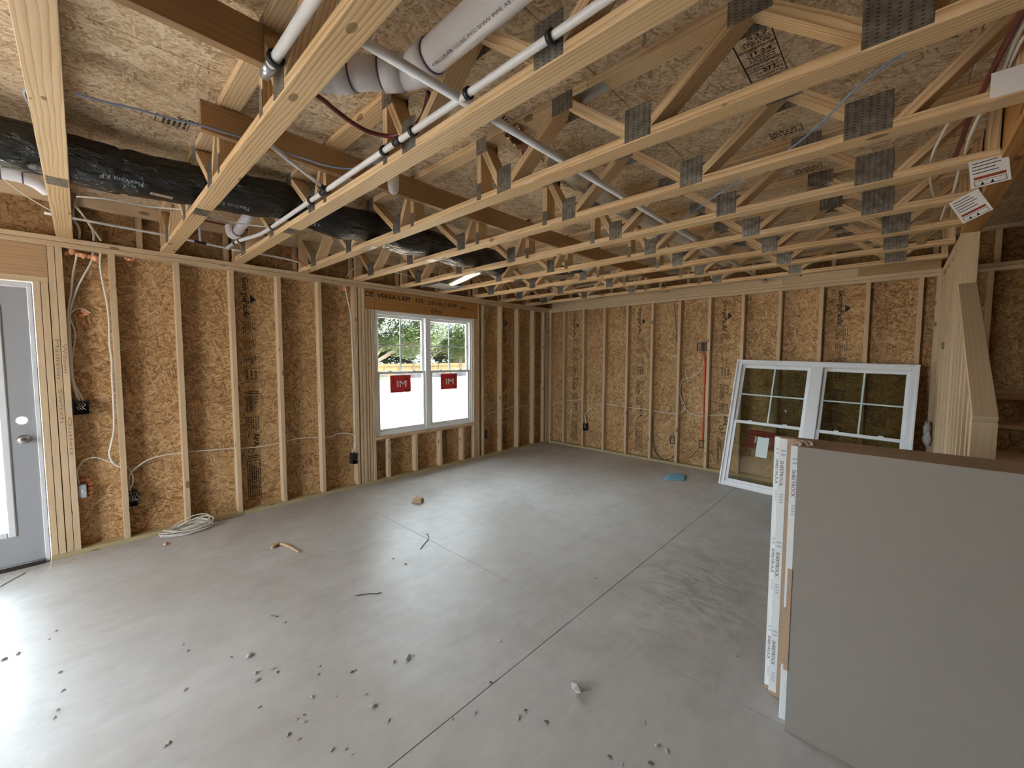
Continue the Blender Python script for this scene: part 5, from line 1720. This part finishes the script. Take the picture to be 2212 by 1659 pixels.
# sawdust swept against the back corner and the door
bm = bmesh.new()
for k in range(900):
    if k < 600:
        t = rr.random()
        x, y = .55 + t * 1.75 + rr.gauss(0, .06), -.30 - .10 * t + rr.gauss(0, .07)
    else:
        t = rr.random()
        x, y = .07 + rr.random() ** 2 * .16, -6.6 + t * .75
    a = rr.uniform(0, 6.28)
    l = rr.uniform(.003, .010)
    dx, dy = math.cos(a) * l, math.sin(a) * l
    z = .0006 + rr.random() * .002
    bm.faces.new([bm.verts.new(c) for c in ((x - dx, y - dy, z), (x - dy * .3, y + dx * .3, z + .002), (x + dx, y + dy, z), (x + dy * .3, y - dx * .3, z + .001))])
tag(bm_obj('sawdust', bm, M['stud'], None, Matrix.Translation((1, -1, 0)), smooth=False), 'thin scatter of sawdust along the back wall and at the door', 'sawdust', kind='stuff')

# ------------------------------------------------------------------ outdoors
def gz(x, y):
    d = max(0.0, -x)
    base = GRADE - .0148 * min(d, 60) - .012 * max(0, d - 60) * 0
    return base + .05 * noise.noise(Vector((x * .35, y * .22, 0))) * min(1, d / 3) + .035 * noise.noise(Vector((x * 1.3, y * .5, 4))) * min(1, d / 3)


bm = bmesh.new()
xsn = [-.12 - .35 * k for k in range(40)] + [-14.5 - 1.6 * k for k in range(34)] + [-75, -95, -130]
ysn = [-60, -40, -28, -20] + [-14 + .8 * k for k in range(70)] + [44, 50, 58, 70, 90, 120]
gv = [[bm.verts.new((x, y, gz(x, y))) for y in ysn] for x in xsn]
for i in range(len(xsn) - 1):
    for j in range(len(ysn) - 1):
        bm.faces.new([gv[i][j], gv[i + 1][j], gv[i + 1][j + 1], gv[i][j + 1]])
gd = bm_obj('ground', bm, M['sand'])
tag(gd, 'bare sandy building plot outside the window', 'ground', kind='structure')
bm = bmesh.new()
bm.faces.new([bm.verts.new(c) for c in ((-.12, -90, GRADE - .02), (120, -90, GRADE - .02), (120, 120, GRADE - .02), (-.12, 120, GRADE - .02))])
tag(bm_obj('ground', bm, M['sand'], None, None, False), 'bare sandy soil around the other sides of the house', 'ground', kind='structure')
pd = box('patio_slab', (-1.5, -7.6, GRADE - .02), (-.13, -5.6, -.04), M['conc'], None, bev=.01)
tag(pd, 'small concrete stoop outside the glazed door', 'stoop')

fe = empty('board_fence', (-50, 22, -1.2), label='yellow wooden board fence across the back of the plot', cat='fence')
rr = random.Random(2)
for k in range(36):
    y = -24 + 2.44 * k
    box('fence_panel', (-50.04, y + .06, -1.16), (-50.0, y + 2.38, .74 + rr.uniform(-.03, .03)), M['fence'], fe, axis=2, thin=0, bev=.005)
    box('fence_post', (-50.0, y - .06, -1.2), (-49.9, y + .06, .70), M['fence'], fe, axis=2, bev=.005)
    for z in (-.75, .35):
        box('fence_rail', (-49.999, y + .06, z), (-49.96, y + 2.38, z + .09), M['fence'], fe, bev=.004)
sf = empty('silt_fence', (-38, 20, -.9), label='low black silt fence in front of the board fence', cat='fence')
bm = bmesh.new()
prev = None
for k in range(130):
    y = -20 + .6 * k
    x = -38 + .25 * math.sin(k * .55) + .1 * math.sin(k * 1.7)
    zt = gz(x, y) + .52 + .10 * math.sin(k * .9) * math.sin(k * .37)
    cur = [bm.verts.new((x, y, gz(x, y) - .05)), bm.verts.new((x, y, zt)), bm.verts.new((x + .02, y, zt)), bm.verts.new((x + .02, y, gz(x, y) - .05))]
    if prev:
        for q in range(3):
            bm.faces.new([prev[q], cur[q], cur[q + 1], prev[q + 1]])
    prev = cur
bm_obj('fabric', bm, M['silt'], sf, Matrix.Translation((-38, 20, -.6)), smooth=False)
for k in range(0, 130, 5):
    y = -20 + .6 * k
    x = -38 + .25 * math.sin(k * .55) + .1 * math.sin(k * 1.7)
    box('stake', (x + .02, y - .02, gz(x, y) - .1), (x + .06, y + .02, gz(x, y) + .66), M['fence'], sf, axis=2, bev=.003)


def tree(name, label, base, height, crown, leaf, seed, nl, ls, trunk_r=.22):
    rr = random.Random(seed)
    e = empty(name, base, label=label, cat='tree', group='trees beyond the plot')
    b = Vector(base)
    bm = bmesh.new()
    tips = []
    fork = b + Vector((rr.uniform(-.2, .2), rr.uniform(-.2, .2), height * .22))
    tube_bm(bm, [b, (b + fork) / 2 + Vector((.06, .05, 0)), fork], trunk_r, 8, False, lambda i: trunk_r * (1 - .14 * i))
    for cx, cy, cz, rx, rz in crown:
        c = b + Vector((cx, cy, cz))
        p = [fork, fork.lerp(c, .45) + Vector((rr.uniform(-.3, .3), rr.uniform(-.3, .3), rr.uniform(-.1, .3))), c]
        tube_bm(bm, smooth_path(p, 4), .1, 6, False, lambda i: trunk_r * .6 * (1 - .09 * i))
        for k in range(7):
            d = Vector((rr.gauss(0, 1), rr.gauss(0, 1), rr.gauss(0, .7))).normalized()
            q = c + Vector((d.x * rx, d.y * rx, d.z * rz)) * .75
            tube_bm(bm, [c.lerp(fork, .3), c.lerp(q, .4), q], .03, 5, False, lambda i: trunk_r * .22 * (1 - .25 * i))
    bm_obj('trunk', bm, M['bark'], e, Matrix.Translation(b))
    verts, faces = [], []
    tot = sum(r[3] ** 2 * r[4] for r in crown)
    for cx, cy, cz, rx, rz in crown:
        for k in range(int(nl * rx * rx * rz / tot)):
            d = Vector((rr.gauss(0, 1), rr.gauss(0, 1), rr.gauss(0, 1))).normalized() * rr.random() ** .45
            # flattened sprays with gaps between them
            h = d.z * rz
            p = Vector((cx + d.x * rx, cy + d.y * rx, cz + h + rr.gauss(0, .07)))
            if noise.noise(p * .85 + Vector((seed, 0, 0))) < -.30:
                continue
            a = rr.uniform(0, 6.28)
            u = Vector((math.cos(a), math.sin(a), rr.uniform(-.35, .2))) * ls * rr.uniform(.6, 1.3)
            w = Vector((-math.sin(a), math.cos(a), rr.uniform(-.3, .3))) * ls * .42
            n0 = len(verts)
            verts += [p - u, p - w * .9, p + u, p + w * .9]
            faces.append((n0, n0 + 1, n0 + 2, n0 + 3))
    me = bpy.data.meshes.new('foliage')
    me.from_pydata([tuple(v) for v in verts], [], faces)
    lo = link('foliage', me, leaf, e, Matrix.Translation(b))
    lo['kind'] = 'stuff'


def onray(px, t):
    off = (px - 1106) / 876
    return 4.634 + t * (-.6858 + .7278 * off), -5.914 + t * (.7278 + .6858 * off)


for i, (x, y, ht, crown, leaf, n, ls, lb) in enumerate((
        (-24.9, 9.6, 7.5, [(0, 0, 4.2, 2.4, 1.7), (1.6, 2.3, 3.6, 2.2, 1.5), (-1.4, -2.0, 3.8, 2.1, 1.5), (.5, .8, 6.2, 2.3, 1.6), (1.0, 4.0, 4.6, 1.9, 1.6), (.8, 3.0, 6.6, 2.0, 1.5), (-1, -3.6, 5.4, 2.0, 1.5)], 'leaf1', 60000, .13, 'bright green spreading tree seen through the left sashes of the window'),
        (-41.5, 26.5, 10, [(0, 0, 5.6, 3.2, 3.2), (2.5, 3.5, 5.0, 2.8, 2.8), (-2, -2.5, 5.4, 2.6, 2.6), (0, 0, 8.6, 2.6, 2.2)], 'leaf1', 40000, .18, 'light green tree seen through the middle of the right sash'),
        (-44.0, 34.0, 12, [(0, 0, 6.0, 3.6, 4.2), (2, 3.5, 6.0, 3.2, 4.0), (0, 0, 10, 2.8, 2.4), (3.5, 6, 5.5, 3, 3.8)], 'leaf2', 40000, .22, 'dark green tree seen through the right edge of the window'),
        (-57.0, 22.0, 12, [(0, 0, 3.6, 3.6, 3.0), (0, 5, 3.8, 3.6, 3.2), (0, -6, 3.6, 3.6, 3.0), (0, 10, 3.4, 3.6, 3)], 'leaf2', 34000, .40, 'dark hedge of trees behind the board fence'),
        (-58.0, 46.0, 12, [(0, 0, 3.6, 4.0, 3.2), (0, 6, 4.0, 4.0, 3.2), (0, -5.0, 3.6, 3.4, 3.0)], 'leaf2', 26000, .40, 'dark trees behind the far right of the board fence'))):
    tree('garden_tree', lb, (x, y, gz(x, y) if x > -50 else -1.1), ht, crown, M[leaf], 31 + i, n, ls, .2 if i == 0 else .3)
bm = bmesh.new()
rr = random.Random(8)
for k in range(1500):
    x, y = -36.3 + max(-.5, min(.5, rr.gauss(0, .25))), rr.uniform(14.5, 19.5)
    z = gz(x, y)
    h = rr.uniform(.1, .32)
    a = rr.uniform(0, 6.28)
    dx, dy = math.cos(a) * .05, math.sin(a) * .05
    bm.faces.new([bm.verts.new(c) for c in ((x - dx, y - dy, z), (x + dx, y + dy, z), (x + dx * 2.2, y + dy * .4, z + h))])
tag(bm_obj('weeds', bm, M['grass'], None, Matrix.Translation((-36.8, 17, -.9)), smooth=False), 'patch of green weeds at the silt fence', 'weeds', kind='stuff')
